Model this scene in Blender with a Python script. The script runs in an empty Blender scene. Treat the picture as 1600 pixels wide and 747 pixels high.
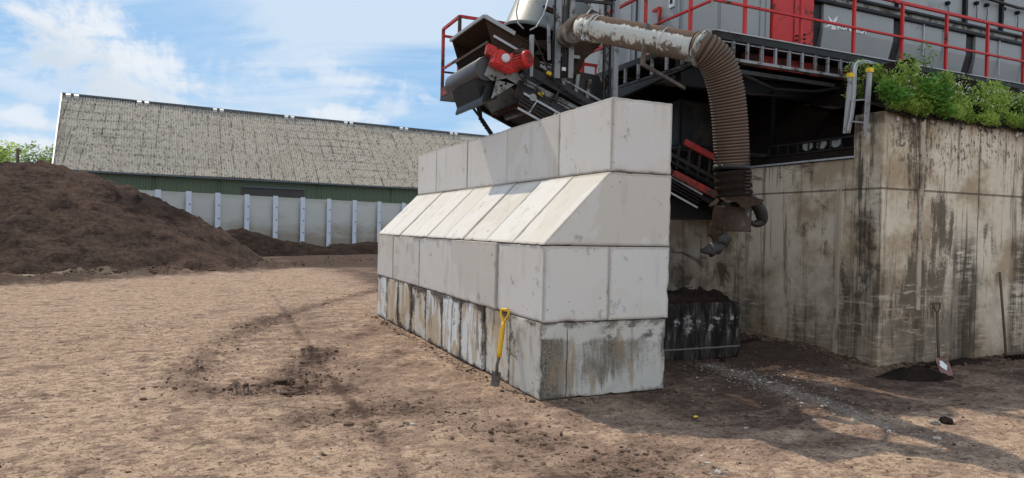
import bpy, bmesh, math, random
import numpy as np
from mathutils import Vector, Matrix, noise as mnoise
random.seed(7); rng = np.random.default_rng(7)
S = bpy.context.scene
COL = S.collection
R = math.radians
# ------------------------------------------------------------------ camera
CP = Vector((-3.1925, -6.2573, 1.7624))
yaw, pitch, roll, F = .426516578, -.0146655235, .0216718996, 1074.6
cf = Vector((math.sin(yaw)*math.cos(pitch), math.cos(yaw)*math.cos(pitch), math.sin(pitch)))
r0 = Vector((math.cos(yaw), -math.sin(yaw), 0)); u0 = r0.cross(cf)
cr = math.cos(roll)*r0 + math.sin(roll)*u0
cu = -math.sin(roll)*r0 + math.cos(roll)*u0
cam = bpy.data.cameras.new('camera'); cam.sensor_width = 36; cam.lens = F/1600*36
cam.clip_end = 6000; cam.clip_start = .05
co = bpy.data.objects.new('camera', cam); COL.objects.link(co)
M4 = Matrix.Identity(4)
for i in range(3):
    M4[i][0] = cr[i]; M4[i][1] = cu[i]; M4[i][2] = -cf[i]; M4[i][3] = CP[i]
co.matrix_world = M4; S.camera = co
def U(x, y, X=None, Y=None, Z=None):
    """photo pixel -> world point on the plane X= / Y= / Z="""
    d = cf + cr*((x-800)/F) - cu*((y-373.5)/F)
    a, v = (0, X) if X is not None else ((1, Y) if Y is not None else (2, Z))
    return CP + d*((v-CP[a])/d[a])
# ------------------------------------------------------------------ light
SUN = Vector((-.14, .755, 1)).normalized()
sl = bpy.data.lights.new('sun', 'SUN'); sl.energy = 2.85; sl.angle = R(.6); sl.color = (1, .88, .70)
so = bpy.data.objects.new('sun', sl); COL.objects.link(so)
so.rotation_euler = SUN.to_track_quat('Z', 'Y').to_euler(); so.location = (0, 0, 40)
# ------------------------------------------------------------------ node helper
class NT:
    def __init__(s, tree): s.t = tree; s.n = tree.nodes; s.l = tree.links
    def put(s, sock, v):
        if v is None: return
        if isinstance(v, bpy.types.NodeSocket): s.l.new(v, sock)
        elif isinstance(v, (tuple, list)):
            if sock.type == 'RGBA' and len(v) == 3: v = (*v, 1)
            sock.default_value = v
        else:
            if sock.type in ('RGBA',): sock.default_value = (v, v, v, 1)
            elif sock.type == 'VECTOR': sock.default_value = (v, v, v)
            else: sock.default_value = v
    def math(s, op, a, b=None, c=None, clamp=False):
        n = s.n.new('ShaderNodeMath'); n.operation = op; n.use_clamp = clamp
        s.put(n.inputs[0], a); s.put(n.inputs[1], b); s.put(n.inputs[2], c); return n.outputs[0]
    def vm(s, op, a, b=None):
        n = s.n.new('ShaderNodeVectorMath'); n.operation = op
        s.put(n.inputs[0], a); s.put(n.inputs[1], b)
        return n.outputs['Value'] if op in ('DOT_PRODUCT', 'LENGTH', 'DISTANCE') else n.outputs[0]
    def mul(s, a, b): return s.math('MULTIPLY', a, b)
    def add(s, a, b): return s.math('ADD', a, b)
    def sub(s, a, b): return s.math('SUBTRACT', a, b)
    def noise(s, vec, scale, detail=4, rough=.55, dist=0.0, sc3=None):
        if sc3 is not None: vec = s.vm('MULTIPLY', vec, sc3)
        n = s.n.new('ShaderNodeTexNoise'); s.put(n.inputs['Vector'], vec)
        n.inputs['Scale'].default_value = scale; n.inputs['Detail'].default_value = detail
        n.inputs['Roughness'].default_value = rough; n.inputs['Distortion'].default_value = dist
        return n.outputs[0]
    def vor(s, vec, scale, feat='F1', out='Distance'):
        n = s.n.new('ShaderNodeTexVoronoi'); n.feature = feat; s.put(n.inputs['Vector'], vec)
        n.inputs['Scale'].default_value = scale; return n.outputs[out]
    def step(s, v, a, b):
        n = s.n.new('ShaderNodeMapRange'); n.interpolation_type = 'SMOOTHSTEP'
        s.put(n.inputs[0], v); s.put(n.inputs[1], a); s.put(n.inputs[2], b); return n.outputs[0]
    def mix(s, f, a, b):
        n = s.n.new('ShaderNodeMix'); n.data_type = 'RGBA'
        s.put(n.inputs[0], f); s.put(n.inputs[6], a); s.put(n.inputs[7], b); return n.outputs[2]
    def mulc(s, a, b):
        n = s.n.new('ShaderNodeMix'); n.data_type = 'RGBA'; n.blend_type = 'MULTIPLY'; n.inputs[0].default_value = 1
        s.put(n.inputs[6], a); s.put(n.inputs[7], b); return n.outputs[2]
    def xyz(s, v):
        n = s.n.new('ShaderNodeSeparateXYZ'); s.put(n.inputs[0], v); return n.outputs
    def comb(s, x, y, z):
        n = s.n.new('ShaderNodeCombineXYZ'); s.put(n.inputs[0], x); s.put(n.inputs[1], y); s.put(n.inputs[2], z); return n.outputs[0]
    def obj(s): return s.n.new('ShaderNodeTexCoord').outputs['Object']
    def pos(s): return s.n.new('ShaderNodeNewGeometry').outputs['Position']
    def nrm(s): return s.n.new('ShaderNodeNewGeometry').outputs['Normal']
    def rand(s): return s.n.new('ShaderNodeObjectInfo').outputs['Random']
    def attr(s, name):
        n = s.n.new('ShaderNodeAttribute'); n.attribute_name = name; return n.outputs['Fac']
    def bump(s, h, strength=.3, dist=.02, nrm=None):
        n = s.n.new('ShaderNodeBump'); n.inputs['Strength'].default_value = strength
        n.inputs['Distance'].default_value = dist; s.put(n.inputs['Height'], h)
        if nrm is not None: s.put(n.inputs['Normal'], nrm)
        return n.outputs[0]
MATS = {}
def mat(name, fn, rough=.8, metal=0.0, spec=.3):
    m = bpy.data.materials.new(name); m.use_nodes = True
    t = NT(m.node_tree); b = m.node_tree.nodes['Principled BSDF']
    b.inputs['Roughness'].default_value = rough; b.inputs['Metallic'].default_value = metal
    b.inputs['Specular IOR Level'].default_value = spec
    out = fn(t)
    if isinstance(out, dict):
        for k, v in out.items(): t.put(b.inputs[k], v)
    else: t.put(b.inputs['Base Color'], out)
    MATS[name] = m; return m
# ------------------------------------------------------------------ materials
def worn(base, dirt=(.055, .038, .028), amount=.5, sc=3.0, top=0.0, edge=.06, bumpd=.004):
    """paint or steel with patches of caked dirt, more of it lying on upward faces when top>0"""
    def fn(t):
        p = t.pos()
        n = t.noise(p, sc, 6, .65); n2 = t.noise(p, sc*7, 4, .6)
        v = t.add(t.mul(n, .7), t.mul(n2, .3))
        if top:
            z = t.xyz(t.nrm())[2]
            v = t.add(v, t.mul(t.math('MAXIMUM', z, -.2), top))
        thr = .72 - .36*amount
        f = t.step(v, thr-edge, thr+edge)
        c0 = t.mix(t.noise(p, 1.3, 3), [x*.82 for x in base], [min(1, x*1.1) for x in base])
        c = t.mix(f, c0, t.mix(n2, [x*.6 for x in dirt], [x*1.5 for x in dirt]))
        return {'Base Color': c, 'Roughness': t.add(.45, t.mul(f, .5)), 'Normal': t.bump(t.add(t.mul(f, .6), n2), .5, bumpd)}
    return fn
mat('red_paint', worn((.52, .022, .02), amount=.36, sc=2.6), spec=.4)
mat('red_dirty', worn((.46, .03, .03), amount=.62, sc=2.5), spec=.4)
mat('grey_paint', worn((.31, .335, .345), amount=.18, sc=1.6, edge=.1), spec=.35)
mat('grey_dirty', worn((.27, .29, .28), amount=.5, sc=3.5), spec=.35)
mat('machine_grey', worn((.30, .325, .335), amount=.12, sc=1.2, edge=.12), spec=.35)
mat('black_steel', worn((.012, .012, .014), amount=.45, sc=4, dirt=(.035, .024, .019)), spec=.4)
mat('black_frame', worn((.007, .007, .008), amount=.35, sc=4, dirt=(.022, .015, .012)), spec=.3)
mat('galvanised', worn((.42, .44, .46), amount=.34, sc=3.5), rough=.4, spec=.5)
mat('dirt_crust', lambda t: {'Base Color': t.mix(t.noise(t.pos(), 9, 6, .7), (.012, .008, .006), (.075, .048, .034)),
     'Normal': t.bump(t.noise(t.pos(), 22, 6, .7), .8, .03)}, rough=.95, spec=.1)
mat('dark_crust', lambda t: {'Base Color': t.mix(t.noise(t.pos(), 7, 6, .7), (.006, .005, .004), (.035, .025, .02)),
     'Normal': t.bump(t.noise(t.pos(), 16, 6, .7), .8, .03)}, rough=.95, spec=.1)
mat('rubber_black', lambda t: t.mix(t.noise(t.pos(), 5, 5, .6), (.012, .012, .013), (.05, .043, .04)), rough=.55)
mat('roller_grey', lambda t: t.mix(t.noise(t.pos(), 3, 5, .6), (.04, .04, .044), (.085, .085, .09)), rough=.45, spec=.4)
mat('yellow_plastic', worn((.75, .43, .012), amount=.2, sc=6), spec=.5)
mat('cap_yellow', lambda t: (.72, .5, .03), rough=.5)
mat('spade_steel', worn((.12, .105, .095), amount=.5, sc=9, dirt=(.09, .06, .045)), rough=.6)
mat('white_paint', lambda t: (.72, .74, .74), rough=.5)
mat('bend_metal', worn((.24, .235, .22), amount=.75, sc=4, top=.25))
mat('hood_grey', worn((.165, .185, .182), amount=.25, sc=2.0, edge=.08), spec=.3)
mat('spring_red', lambda t: (.10, .014, .012), rough=.6)
mat('rail_metal', worn((.26, .27, .285), amount=.45, sc=3.5), rough=.45, spec=.4)
mat('collar_metal', worn((.20, .205, .20), amount=.78, sc=5), rough=.6)
mat('wood_old', lambda t: t.mix(t.noise(t.pos(), 6, 5, .6, sc3=(4, 4, .5)), (.05, .036, .028), (.16, .115, .085)), rough=.85)
mat('shovel_red', lambda t: t.mix(t.step(t.noise(t.obj(), 9, 4), .56, .6), t.mix(t.noise(t.pos(), 14, 4), (.16, .075, .06), (.27, .15, .125)), (.1, .07, .055)), rough=.7)
mat('silver_cap', lambda t: (.55, .56, .57), rough=.3, spec=.5)
mat('dark_gap', lambda t: (.008, .008, .008), rough=.9)

def pipe_dirt(t):
    p = t.pos(); z = t.xyz(t.nrm())[2]
    n = t.noise(p, 12, 6, .7); n2 = t.noise(p, 2.5, 3)
    sp = t.noise(p, 26, 5, .75)
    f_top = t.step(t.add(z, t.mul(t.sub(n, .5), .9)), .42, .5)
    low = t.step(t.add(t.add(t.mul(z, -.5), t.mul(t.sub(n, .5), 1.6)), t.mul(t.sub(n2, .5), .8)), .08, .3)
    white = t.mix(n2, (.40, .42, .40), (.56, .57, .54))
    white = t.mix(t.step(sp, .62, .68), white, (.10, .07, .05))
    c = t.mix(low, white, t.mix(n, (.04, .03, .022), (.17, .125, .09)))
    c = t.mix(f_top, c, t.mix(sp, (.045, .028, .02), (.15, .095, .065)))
    return {'Base Color': c, 'Normal': t.bump(t.add(t.mul(f_top, .7), t.mul(sp, .5)), .7, .02), 'Roughness': t.add(.55, t.mul(f_top, .4))}
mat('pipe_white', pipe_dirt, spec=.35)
def hose(t):
    p = t.pos(); n = t.noise(p, 5, 5, .6)
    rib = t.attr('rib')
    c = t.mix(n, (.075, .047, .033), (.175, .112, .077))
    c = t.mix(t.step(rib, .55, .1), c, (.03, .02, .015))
    c = t.mix(t.step(t.noise(p, 2.2, 5, .65), .58, .7), c, (.045, .03, .024))
    return {'Base Color': c, 'Normal': t.bump(t.noise(p, 40, 4), .3, .005)}
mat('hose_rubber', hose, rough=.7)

def concrete_new(t):
    o = t.obj(); r = t.rand()
    p = t.vm('ADD', o, t.comb(t.mul(r, 37), t.mul(r, 91), t.mul(r, 53)))
    n = t.noise(p, 1.4, 5, .6); fine = t.noise(p, 38, 5, .7); st = t.noise(p, 1.6, 5, .6, sc3=(3, 3, .7))
    c = t.mix(t.step(r, 0, 1), (.51, .465, .405), (.63, .605, .57))
    c = t.mix(t.mul(t.step(t.noise(p, 1.1, 5, .55, .4), .495, .525), .62), c, (.625, .61, .595))
    c = t.mix(t.mul(t.step(n, .5, .62), .5), c, (.60, .56, .51))                 # pale damp/dry patches
    c = t.mix(t.mul(t.step(st, .54, .72), .38), c, (.40, .365, .315))
    c = t.mix(t.mul(t.step(t.noise(p, 3.0, 6, .72), .60, .68), .7), c, (.27, .235, .195))
    hole = t.step(t.vor(p, 11), .13, .08); hm = t.step(t.noise(p, 2.1, 3), .5, .6)
    hole = t.mul(hole, hm)
    c = t.mix(t.mul(hole, .7), c, (.13, .115, .105))
    c = t.mix(t.mul(t.step(fine, .35, .7), .18), c, (.62, .61, .59))
    sm = t.noise(p, 3.4, 5, .7, 1.0, sc3=(1, 1.5, .8))
    c = t.mix(t.mul(t.mul(t.step(sm, .64, .70), t.step(t.rand(), .25, .35)), .55), c, (.20, .17, .145))
    e = t.attr('edge')
    c = t.mix(t.mul(t.step(t.add(e, t.mul(t.sub(fine, .5), .8)), .45, .9), .5), c, (.22, .185, .15))
    h = t.add(t.mul(fine, .35), t.add(t.mul(n, .5), t.mul(hole, -1.2)))
    return {'Base Color': c, 'Normal': t.bump(h, .35, .008)}
mat('concrete_clean', concrete_new, rough=.85, spec=.2)
def concrete_old(t):
    o = t.obj(); r = t.rand()
    off = t.comb(t.mul(r, 37), t.mul(r, 91), t.mul(r, 53)); p = t.vm('ADD', o, off)
    z = t.xyz(o)[2]
    n = t.noise(p, 2.0, 6, .65); fine = t.noise(p, 34, 6, .7)
    st = t.noise(p, 2.2, 6, .68, .3, sc3=(3.2, 3.2, .55))
    c = t.mix(t.step(r, .1, .9), (.56, .53, .47), (.68, .70, .71))
    c = t.mix(t.mul(t.step(t.noise(p, 1.2, 5, .62, .6, sc3=(2.0, 2.0, 1.0)), .49, .60), .8), c, (.44, .31, .18))   # tan leaching
    c = t.mix(t.mul(t.step(t.add(st, t.mul(t.sub(fine, .5), .2)), .55, .61), .75), c, (.17, .115, .072))                                        # brown runs
    c = t.mix(t.mul(t.step(t.add(n, t.mul(t.sub(fine, .5), .6)), .59, .67), .85), c, (.07, .056, .044))     # mould
    c = t.mix(t.mul(t.step(fine, .5, .75), .3), c, (.56, .555, .53))
    e = t.attr('edge')
    c = t.mix(t.mul(t.step(t.add(t.mul(e, .75), t.add(t.mul(t.sub(fine, .5), .7), t.mul(t.sub(n, .5), 2.4))), .42, .72), .88), c, (.06, .046, .035))
    return {'Base Color': c, 'Normal': t.bump(t.add(t.mul(fine, .4), n), .5, .012)}
mat('concrete_stained', concrete_old, rough=.88, spec=.2)
def concrete_endblock(t):
    """near end block of the lowest course: big dark mould patch on the end face, pale top band, a crack"""
    o = t.obj(); x, y, z = t.xyz(o)
    n = t.noise(o, 2.2, 6, .65); fine = t.noise(o, 34, 6, .72); run = t.noise(o, 2.6, 6, .7, .2, sc3=(7, 7, .7))
    c = t.mix(n, (.47, .45, .40), (.56, .55, .52))
    endf = t.step(t.xyz(t.nrm())[1], -.5, -.9)
    big = t.noise(o, 1.7, 6, .68)
    g = t.math('ABSOLUTE', t.sub(x, .0))
    body = t.add(t.add(t.mul(g, -.55), .62), t.mul(t.sub(big, .5), 1.6))
    lft = t.add(t.mul(t.add(x, .5), -2.2), .55)
    body = t.math('MAXIMUM', body, lft)
    env = t.mul(t.step(t.add(z, t.mul(t.sub(n, .5), .3)), .27, .17), t.step(t.add(t.add(z, t.mul(x, -.18)), t.mul(t.sub(run, .5), .5)), -.42, -.12))
    env = t.math('MAXIMUM', env, t.mul(t.step(lft, .3, .6), t.step(z, .27, .2)))
    m = t.add(t.mul(body, env), t.add(t.mul(t.sub(fine, .5), .9), t.mul(t.sub(run, .5), .8)))
    m = t.mul(t.step(m, .2, .75), t.mul(endf, t.step(env, .05, .3)))
    c = t.mix(t.mul(m, .93), c, t.mix(t.step(fine, .35, .65), (.05, .042, .032), (.24, .21, .165)))
    topd = t.mul(t.mul(t.step(t.noise(o, 3.2, 6, .7, sc3=(1, 1, 2)), .52, .62), t.step(z, .12, .24)), t.step(x, -.15, .1))
    c = t.mix(t.mul(topd, .9), c, (.07, .055, .04))
    c = t.mix(t.mul(t.step(t.noise(o, 2.2, 5, .6, sc3=(3, 3, .7)), .55, .68), .7), c, (.30, .22, .14))
    crack = t.step(t.math('ABSOLUTE', t.add(t.add(x, .475), t.mul(t.sub(n, .5), .05))), .007, .003)
    c = t.mix(t.mul(t.mul(crack, endf), t.step(z, .36, .3)), c, (.03, .025, .02))
    sidef = t.step(t.xyz(t.nrm())[0], -.5, -.9)
    c = t.mix(t.mul(t.mul(t.step(t.noise(o, 2.6, 6, .7, .4, sc3=(1, 1.6, .8)), .5, .62), sidef), .6), c, (.30, .235, .165))
    c = t.mix(t.mul(t.mul(t.step(t.add(n, t.mul(t.sub(fine, .5), .7)), .57, .66), sidef), .85), c, (.07, .055, .043))
    e = t.attr('edge')
    c = t.mix(t.mul(t.step(t.add(t.mul(e, .8), t.add(t.mul(t.sub(fine, .5), .8), t.mul(t.sub(n, .5), 2.2))), .5, .9), .8), c, (.085, .066, .05))
    return {'Base Color': c, 'Normal': t.bump(t.add(t.mul(fine, .5), n), .5, .012)}
mat('concrete_endblock', concrete_endblock, rough=.88, spec=.2)
def black_block(t):
    o = t.pos(); z = t.xyz(o)[2]
    st = t.noise(o, 2.4, 6, .7, sc3=(4, 4, .9)); n = t.noise(o, 4.5, 6, .7, sc3=(1.3, 1, 2.2))
    c = t.mix(t.step(st, .40, .70), (.012, .010, .009), (.075, .065, .058))
    c = t.mix(t.mul(t.step(t.add(n, t.mul(t.sub(st, .5), .4)), .53, .66), t.mul(t.step(z, .34, .42), t.step(z, .66, .56))), c, (.38, .385, .40))
    c = t.mix(t.mul(t.step(st, .55, .68), t.step(z, .2, .3)), c, (.17, .15, .14))
    c = t.mix(t.step(t.math('ABSOLUTE', t.sub(z, t.add(.155, t.mul(t.sub(st, .5), .02)))), .014, .004), c, (.17, .165, .16))
    return {'Base Color': c, 'Normal': t.bump(n, .5, .02)}
mat('blackened_concrete', black_block, rough=.9, spec=.15)

def wall_old(t):
    p = t.pos(); x, y, z = t.xyz(p)
    run = t.mul(t.add(t.noise(p, 1.0, 7, .7, .5, sc3=(2.0, 2.0, .34)), t.noise(p, .55, 4, .6)), .5); run2 = t.noise(p, 1.0, 6, .7, .2, sc3=(9, 9, .5))
    n = t.noise(p, 1.1, 7, .68); fine = t.noise(p, 26, 6, .75); hor = t.noise(p, 1.0, 6, .75, sc3=(2.2, 2.2, 17))
    c = t.mix(n, (.57, .485, .37), (.74, .66, .535))
    c = t.mix(t.mul(t.step(t.noise(p, .8, 6, .66), .46, .6), .8), c, (.33, .24, .15))
    c = t.mix(t.mul(t.step(t.add(run, t.mul(t.sub(fine, .5), .12)), .53, .585), .85), c, (.085, .063, .046))                 # long black runs
    c = t.mix(t.mul(t.step(run2, .52, .62), .7), c, (.12, .095, .07))
    lowm = t.step(t.add(z, t.mul(t.sub(n, .5), 3.6)), 1.5, .1)
    c = t.mix(t.mul(lowm, .72), c, t.mix(t.step(t.add(t.mul(hor, .5), t.mul(n, .5)), .42, .58), (.05, .036, .025), (.28, .19, .11)))      # splashed soil low down
    c = t.mix(t.mul(t.mul(t.step(hor, .57, .63), t.step(z, 1.9, .9)), .6), c, (.55, .50, .43))  # scrapes
    sp = t.step(t.add(t.noise(p, 1.0, 5, .7, sc3=(19, 19, 9)), t.mul(n, .25)), .66, .70)
    upm = t.mul(t.step(t.add(z, t.mul(t.sub(n, .5), 2.0)), 2.3, 3.2), t.step(x, 5.21, 5.5))
    c = t.mix(t.mul(t.mul(sp, upm), .85), c, (.075, .062, .048))                                                # pitting under the weeds
    c = t.mix(t.mul(t.step(t.add(z, t.mul(t.sub(run, .5), 1.4)), 3.15, 3.6), .9), c, (.055, .043, .033))
    scr = t.noise(t.vm('ADD', p, t.comb(0, t.mul(t.math('SINE', t.mul(z, 1.6)), .5), 0)), .85, 8, .72, .7, sc3=(1, 1.2, 1.9))
    c = t.mix(t.mul(t.mul(t.step(scr, .55, .64), t.step(x, 5.25, 5.2)), .82), c, t.mix(fine, (.035, .026, .02), (.14, .10, .07)))
    sm1 = t.math('MAXIMUM', t.step(t.math('ABSOLUTE', t.add(t.sub(x, 7.0), t.mul(t.sub(n, .5), .8))), .42, .12), t.step(t.math('ABSOLUTE', t.add(t.sub(x, 8.35), t.mul(t.sub(n, .5), .8))), .3, .1))
    sm1 = t.mul(t.mul(sm1, t.step(z, 2.1, 1.5)), t.step(t.add(t.mul(run2, .6), t.mul(hor, .5)), .44, .58))
    c = t.mix(t.mul(t.mul(sm1, t.step(x, 5.25, 5.3)), .88), c, (.06, .047, .036))
    # panel joints and the pour joint at 2.42 m
    j = t.step(t.math('ABSOLUTE', t.add(t.sub(z, 2.42), t.mul(t.sub(fine, .5), .02))), .02, .008)
    for xv in (7.28, 9.4):
        j = t.math('MAXIMUM', j, t.mul(t.step(t.math('ABSOLUTE', t.sub(x, xv)), .014, .006), t.step(x, 5.3, 5.31)))
    c = t.mix(t.mul(j, .7), c, (.07, .055, .04))
    cdark = t.mul(t.step(t.add(t.math('ABSOLUTE', t.sub(y, .42)), t.mul(t.sub(n, .5), .5)), .26, .1), t.step(x, 5.25, 5.2))
    c = t.mix(t.mul(t.mul(cdark, t.mul(t.step(z, .5, 1.6), t.step(t.add(run2, t.mul(t.sub(n, .5), 1.2)), .40, .58))), .85), c, (.06, .047, .036))
    c = t.mix(t.mul(t.step(fine, .62, .75), .4), c, (.09, .07, .055))
    return {'Base Color': c, 'Normal': t.bump(t.add(t.add(fine, t.mul(hor, .6)), t.mul(j, -2)), .5, .015)}
mat('wall_concrete', wall_old, rough=.9, spec=.15)
mat('wall_strip', lambda t: t.mix(t.step(t.noise(t.pos(), 4, 6, .7, sc3=(1, 1, .4)), .52, .66), (.42, .36, .275), (.10, .078, .06)), rough=.9)

def panel_w(t):
    p = t.pos(); z = t.xyz(p)[2]
    n = t.noise(p, .35, 6, .65); st = t.noise(p, .8, 6, .7, .5, sc3=(.5, .5, 1.4))
    c = t.mix(t.noise(p, .25, 3), (.44, .44, .41), (.56, .565, .55))
    lowm = t.step(t.add(z, t.mul(t.sub(st, .5), 3.2)), 2.3, .7)
    c = t.mix(t.mul(lowm, .8), c, (.25, .195, .15))
    c = t.mix(t.mul(t.step(st, .68, .71), .85), c, (.05, .042, .036))
    c = t.mix(t.mul(t.step(t.add(z, t.mul(t.sub(n, .5), .9)), 3.0, 3.4), .5), c, (.3, .3, .24))
    return c
mat('panel_white', panel_w, rough=.8)
mat('post_galv', lambda t: t.mix(t.noise(t.pos(), 1.2, 5, .6), (.50, .56, .66), (.66, .70, .78)), rough=.55, spec=.3)
mat('cladding_green', lambda t: t.mix(t.noise(t.pos(), .5, 4), (.075, .105, .07), (.10, .135, .09)), rough=.6)
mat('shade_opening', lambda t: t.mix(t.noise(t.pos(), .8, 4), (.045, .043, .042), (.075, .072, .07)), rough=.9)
def roof_m(t):
    p = t.obj(); uv = t.vm('MULTIPLY', p, (1, 1, 1))
    x, y, z = t.xyz(uv)
    st = t.noise(uv, 1.0, 6, .7, sc3=(2.5, .28, .28)); n = t.noise(uv, .12, 5, .6); sp = t.noise(uv, 1.9, 5, .75, sc3=(1.6, .75, .75))
    sp2 = t.noise(uv, 4.2, 3, .6, sc3=(1.7, .6, .6))
    c = t.mix(n, (.36, .33, .285), (.45, .42, .37))
    c = t.mix(t.mul(t.step(st, .48, .66), .5), c, (.24, .22, .185))
    c = t.mix(t.mul(t.step(sp2, .56, .62), .85), c, (.075, .066, .055))
    c = t.mix(t.mul(t.step(sp, .58, .66), .8), c, (.095, .085, .07))
    c = t.mix(t.mul(t.step(t.noise(uv, .25, 4, .7), .58, .66), .35), c, (.12, .11, .085))
    # side laps of the sheets: every 1.0 m a dark line, broken up by noise
    fx = t.math('FRACT', t.mul(x, .88))
    lap = t.mul(t.step(t.math('ABSOLUTE', t.sub(fx, .5)), .06, .03), t.step(t.noise(uv, .5, 5, .7), .45, .58))
    c = t.mix(t.mul(lap, .7), c, (.05, .045, .04))
    return c
mat('roof_sheet', roof_m, rough=.9, spec=.1)
mat('ridge_dark', lambda t: (.09, .11, .13), rough=.7)

def soil(t, light, dark, clump=3.0):
    p = t.pos(); a = t.noise(p, clump, 7, .72); b = t.noise(p, clump*6, 5, .7)
    hx = t.noise(p, 2.2, 6, .7, .6, sc3=(.7, .7, 2.6))
    c = t.mix(t.step(t.add(t.mul(a, .6), t.mul(hx, .5)), .42, .68), dark, light)
    c = t.mix(t.mul(t.step(b, .5, .75), .5), c, [x*.4 for x in dark])
    c = t.mix(t.mul(t.step(t.noise(p, 30, 2), .70, .74), .4), c, [x*1.9 for x in light])
    return {'Base Color': c, 'Normal': t.bump(t.add(a, t.add(t.mul(b, .6), hx)), 1.0, .12)}
def heap_m(t):
    o = soil(t, (.14, .092, .074), (.045, .029, .025), 8.0); p = t.pos()
    c = t.mix(t.mul(t.step(t.noise(p, .45, 5, .65), .48, .62), .55), o['Base Color'], t.mix(t.noise(p, 8, 5, .7), (.08, .052, .042), (.21, .135, .10)))
    q = t.vm('LENGTH', t.vm('MULTIPLY', t.vm('SUBTRACT', p, (-4.7, 25.6, 2.2)), (.55, .35, .95)))
    fresh = t.step(t.add(q, t.mul(t.sub(t.noise(p, 1.3, 5, .7), .5), 1.6)), .95, .6)
    o['Base Color'] = t.mix(t.mul(fresh, .75), c, (.03, .02, .018)); return o
mat('heap_soil', lambda t: heap_m(t), rough=.97, spec=.08)
mat('dark_soil', lambda t: soil(t, (.05, .032, .026), (.02, .013, .011)), rough=.97, spec=.08)
def clodm(t):
    r = t.noise(t.pos(), 1.7, 3)
    return t.mix(t.step(r, .35, .65), (.05, .034, .026), (.17, .115, .085))
mat('clod', clodm, rough=.97, spec=.08)
mat('pale_stone', lambda t: t.mix(t.step(t.noise(t.pos(), 9, 3), .35, .65), (.13, .10, .08), (.50, .46, .41)), rough=.9)
def ground_m(t):
    p = t.pos(); dk = t.attr('dark'); gv = t.attr('gravel'); cav = t.attr('cavity')
    n0 = t.noise(p, .28, 5, .6); n1 = t.noise(p, 1.3, 7, .7, .5); n2 = t.noise(p, 7, 6, .75); n3 = t.noise(p, 42, 4, .7)
    fl = t.noise(p, 1.0, 7, .75, .8, sc3=(1.8, 4.2, 1))
    n4 = t.noise(p, 15, 5, .75, .4, sc3=(1, 1.3, 1)); md = t.noise(p, .75, 5, .65)
    tan = t.mix(n0, (.385, .272, .193), (.465, .342, .254))
    tan = t.mix(t.mul(t.step(n2, .46, .58), .7), tan, (.20, .136, .10))
    tan = t.mix(t.mul(t.step(fl, .52, .6), t.add(.35, t.mul(t.step(md, .4, .6), .5))), tan, (.115, .078, .059))
    tan = t.mix(t.mul(t.step(n4, .53, .60), .75), tan, (.10, .068, .052))
    brown = t.mix(t.step(n2, .38, .56), (.07, .046, .036), (.27, .185, .142))
    brown = t.mix(t.mul(t.step(n4, .52, .6), .6), brown, (.05, .034, .027))
    f = t.add(t.add(t.add(dk, t.mul(t.sub(n1, .5), 1.5)), t.mul(t.sub(fl, .5), 1.2)), t.mul(t.sub(n2, .5), 1.1))
    c = t.mix(t.step(f, .22, .78), tan, brown)
    c = t.mix(t.mul(t.step(t.add(f, t.mul(t.sub(n2, .5), 1.3)), .78, 1.15), .85), c, (.045, .030, .024))
    c = t.mix(t.mul(t.step(t.add(t.mul(cav, 1.0), t.mul(t.sub(n2, .5), .6)), .35, .8), .7), c, (.05, .034, .027))
    c = t.mix(t.mul(t.step(n3, .55, .63), .7), c, (.055, .038, .03))
    c = t.mix(t.mul(t.step(t.vor(p, 20), .1, .05), t.step(t.noise(p, 3, 3), .52, .62)), c, (.42, .38, .33))
    g = t.step(t.add(gv, t.mul(t.sub(t.noise(p, 11, 5, .75), .5), 1.5)), .5, .8)
    c = t.mix(t.mul(g, .6), c, t.mix(t.step(n3, .4, .6), (.10, .08, .065), (.34, .30, .255)))
    wet = t.attr('wet')
    c = t.mix(t.mul(wet, .7), c, (.36, .29, .23))
    h = t.add(t.add(t.mul(n1, .8), t.mul(fl, .8)), t.add(t.add(t.mul(n2, .8), t.mul(n4, .5)), t.mul(n3, .3)))
    return {'Base Color': c, 'Normal': t.bump(h, .65, .045), 'Roughness': .95}
mat('ground_dirt', ground_m, rough=.95, spec=.08)
def leafm(a, b):
    def fn(t):
        c = t.mix(t.attr('tone'), a, b)
        b_ = t.n['Principled BSDF']; out = t.n['Material Output']
        tr = t.n.new('ShaderNodeBsdfTranslucent'); t.put(tr.inputs[0], c)
        mx = t.n.new('ShaderNodeMixShader'); mx.inputs[0].default_value = .5
        t.l.new(b_.outputs[0], mx.inputs[1]); t.l.new(tr.outputs[0], mx.inputs[2]); t.l.new(mx.outputs[0], out.inputs[0])
        return {'Base Color': c, 'Roughness': .6}
    return fn
mat('leaf_weed', leafm((.19, .30, .045), (.54, .68, .17)), spec=.25)
mat('leaf_dark', leafm((.08, .22, .035), (.26, .48, .09)), spec=.3)
mat('leaf_pale', leafm((.17, .25, .07), (.34, .42, .16)), spec=.25)
mat('leaf_bright', leafm((.12, .25, .03), (.24, .40, .06)), spec=.25)
mat('petal', lambda t: (.75, .76, .72), rough=.7)
mat('stem', lambda t: (.07, .10, .03), rough=.8)
mat('bark', lambda t: (.09, .07, .05), rough=.9)
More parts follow.
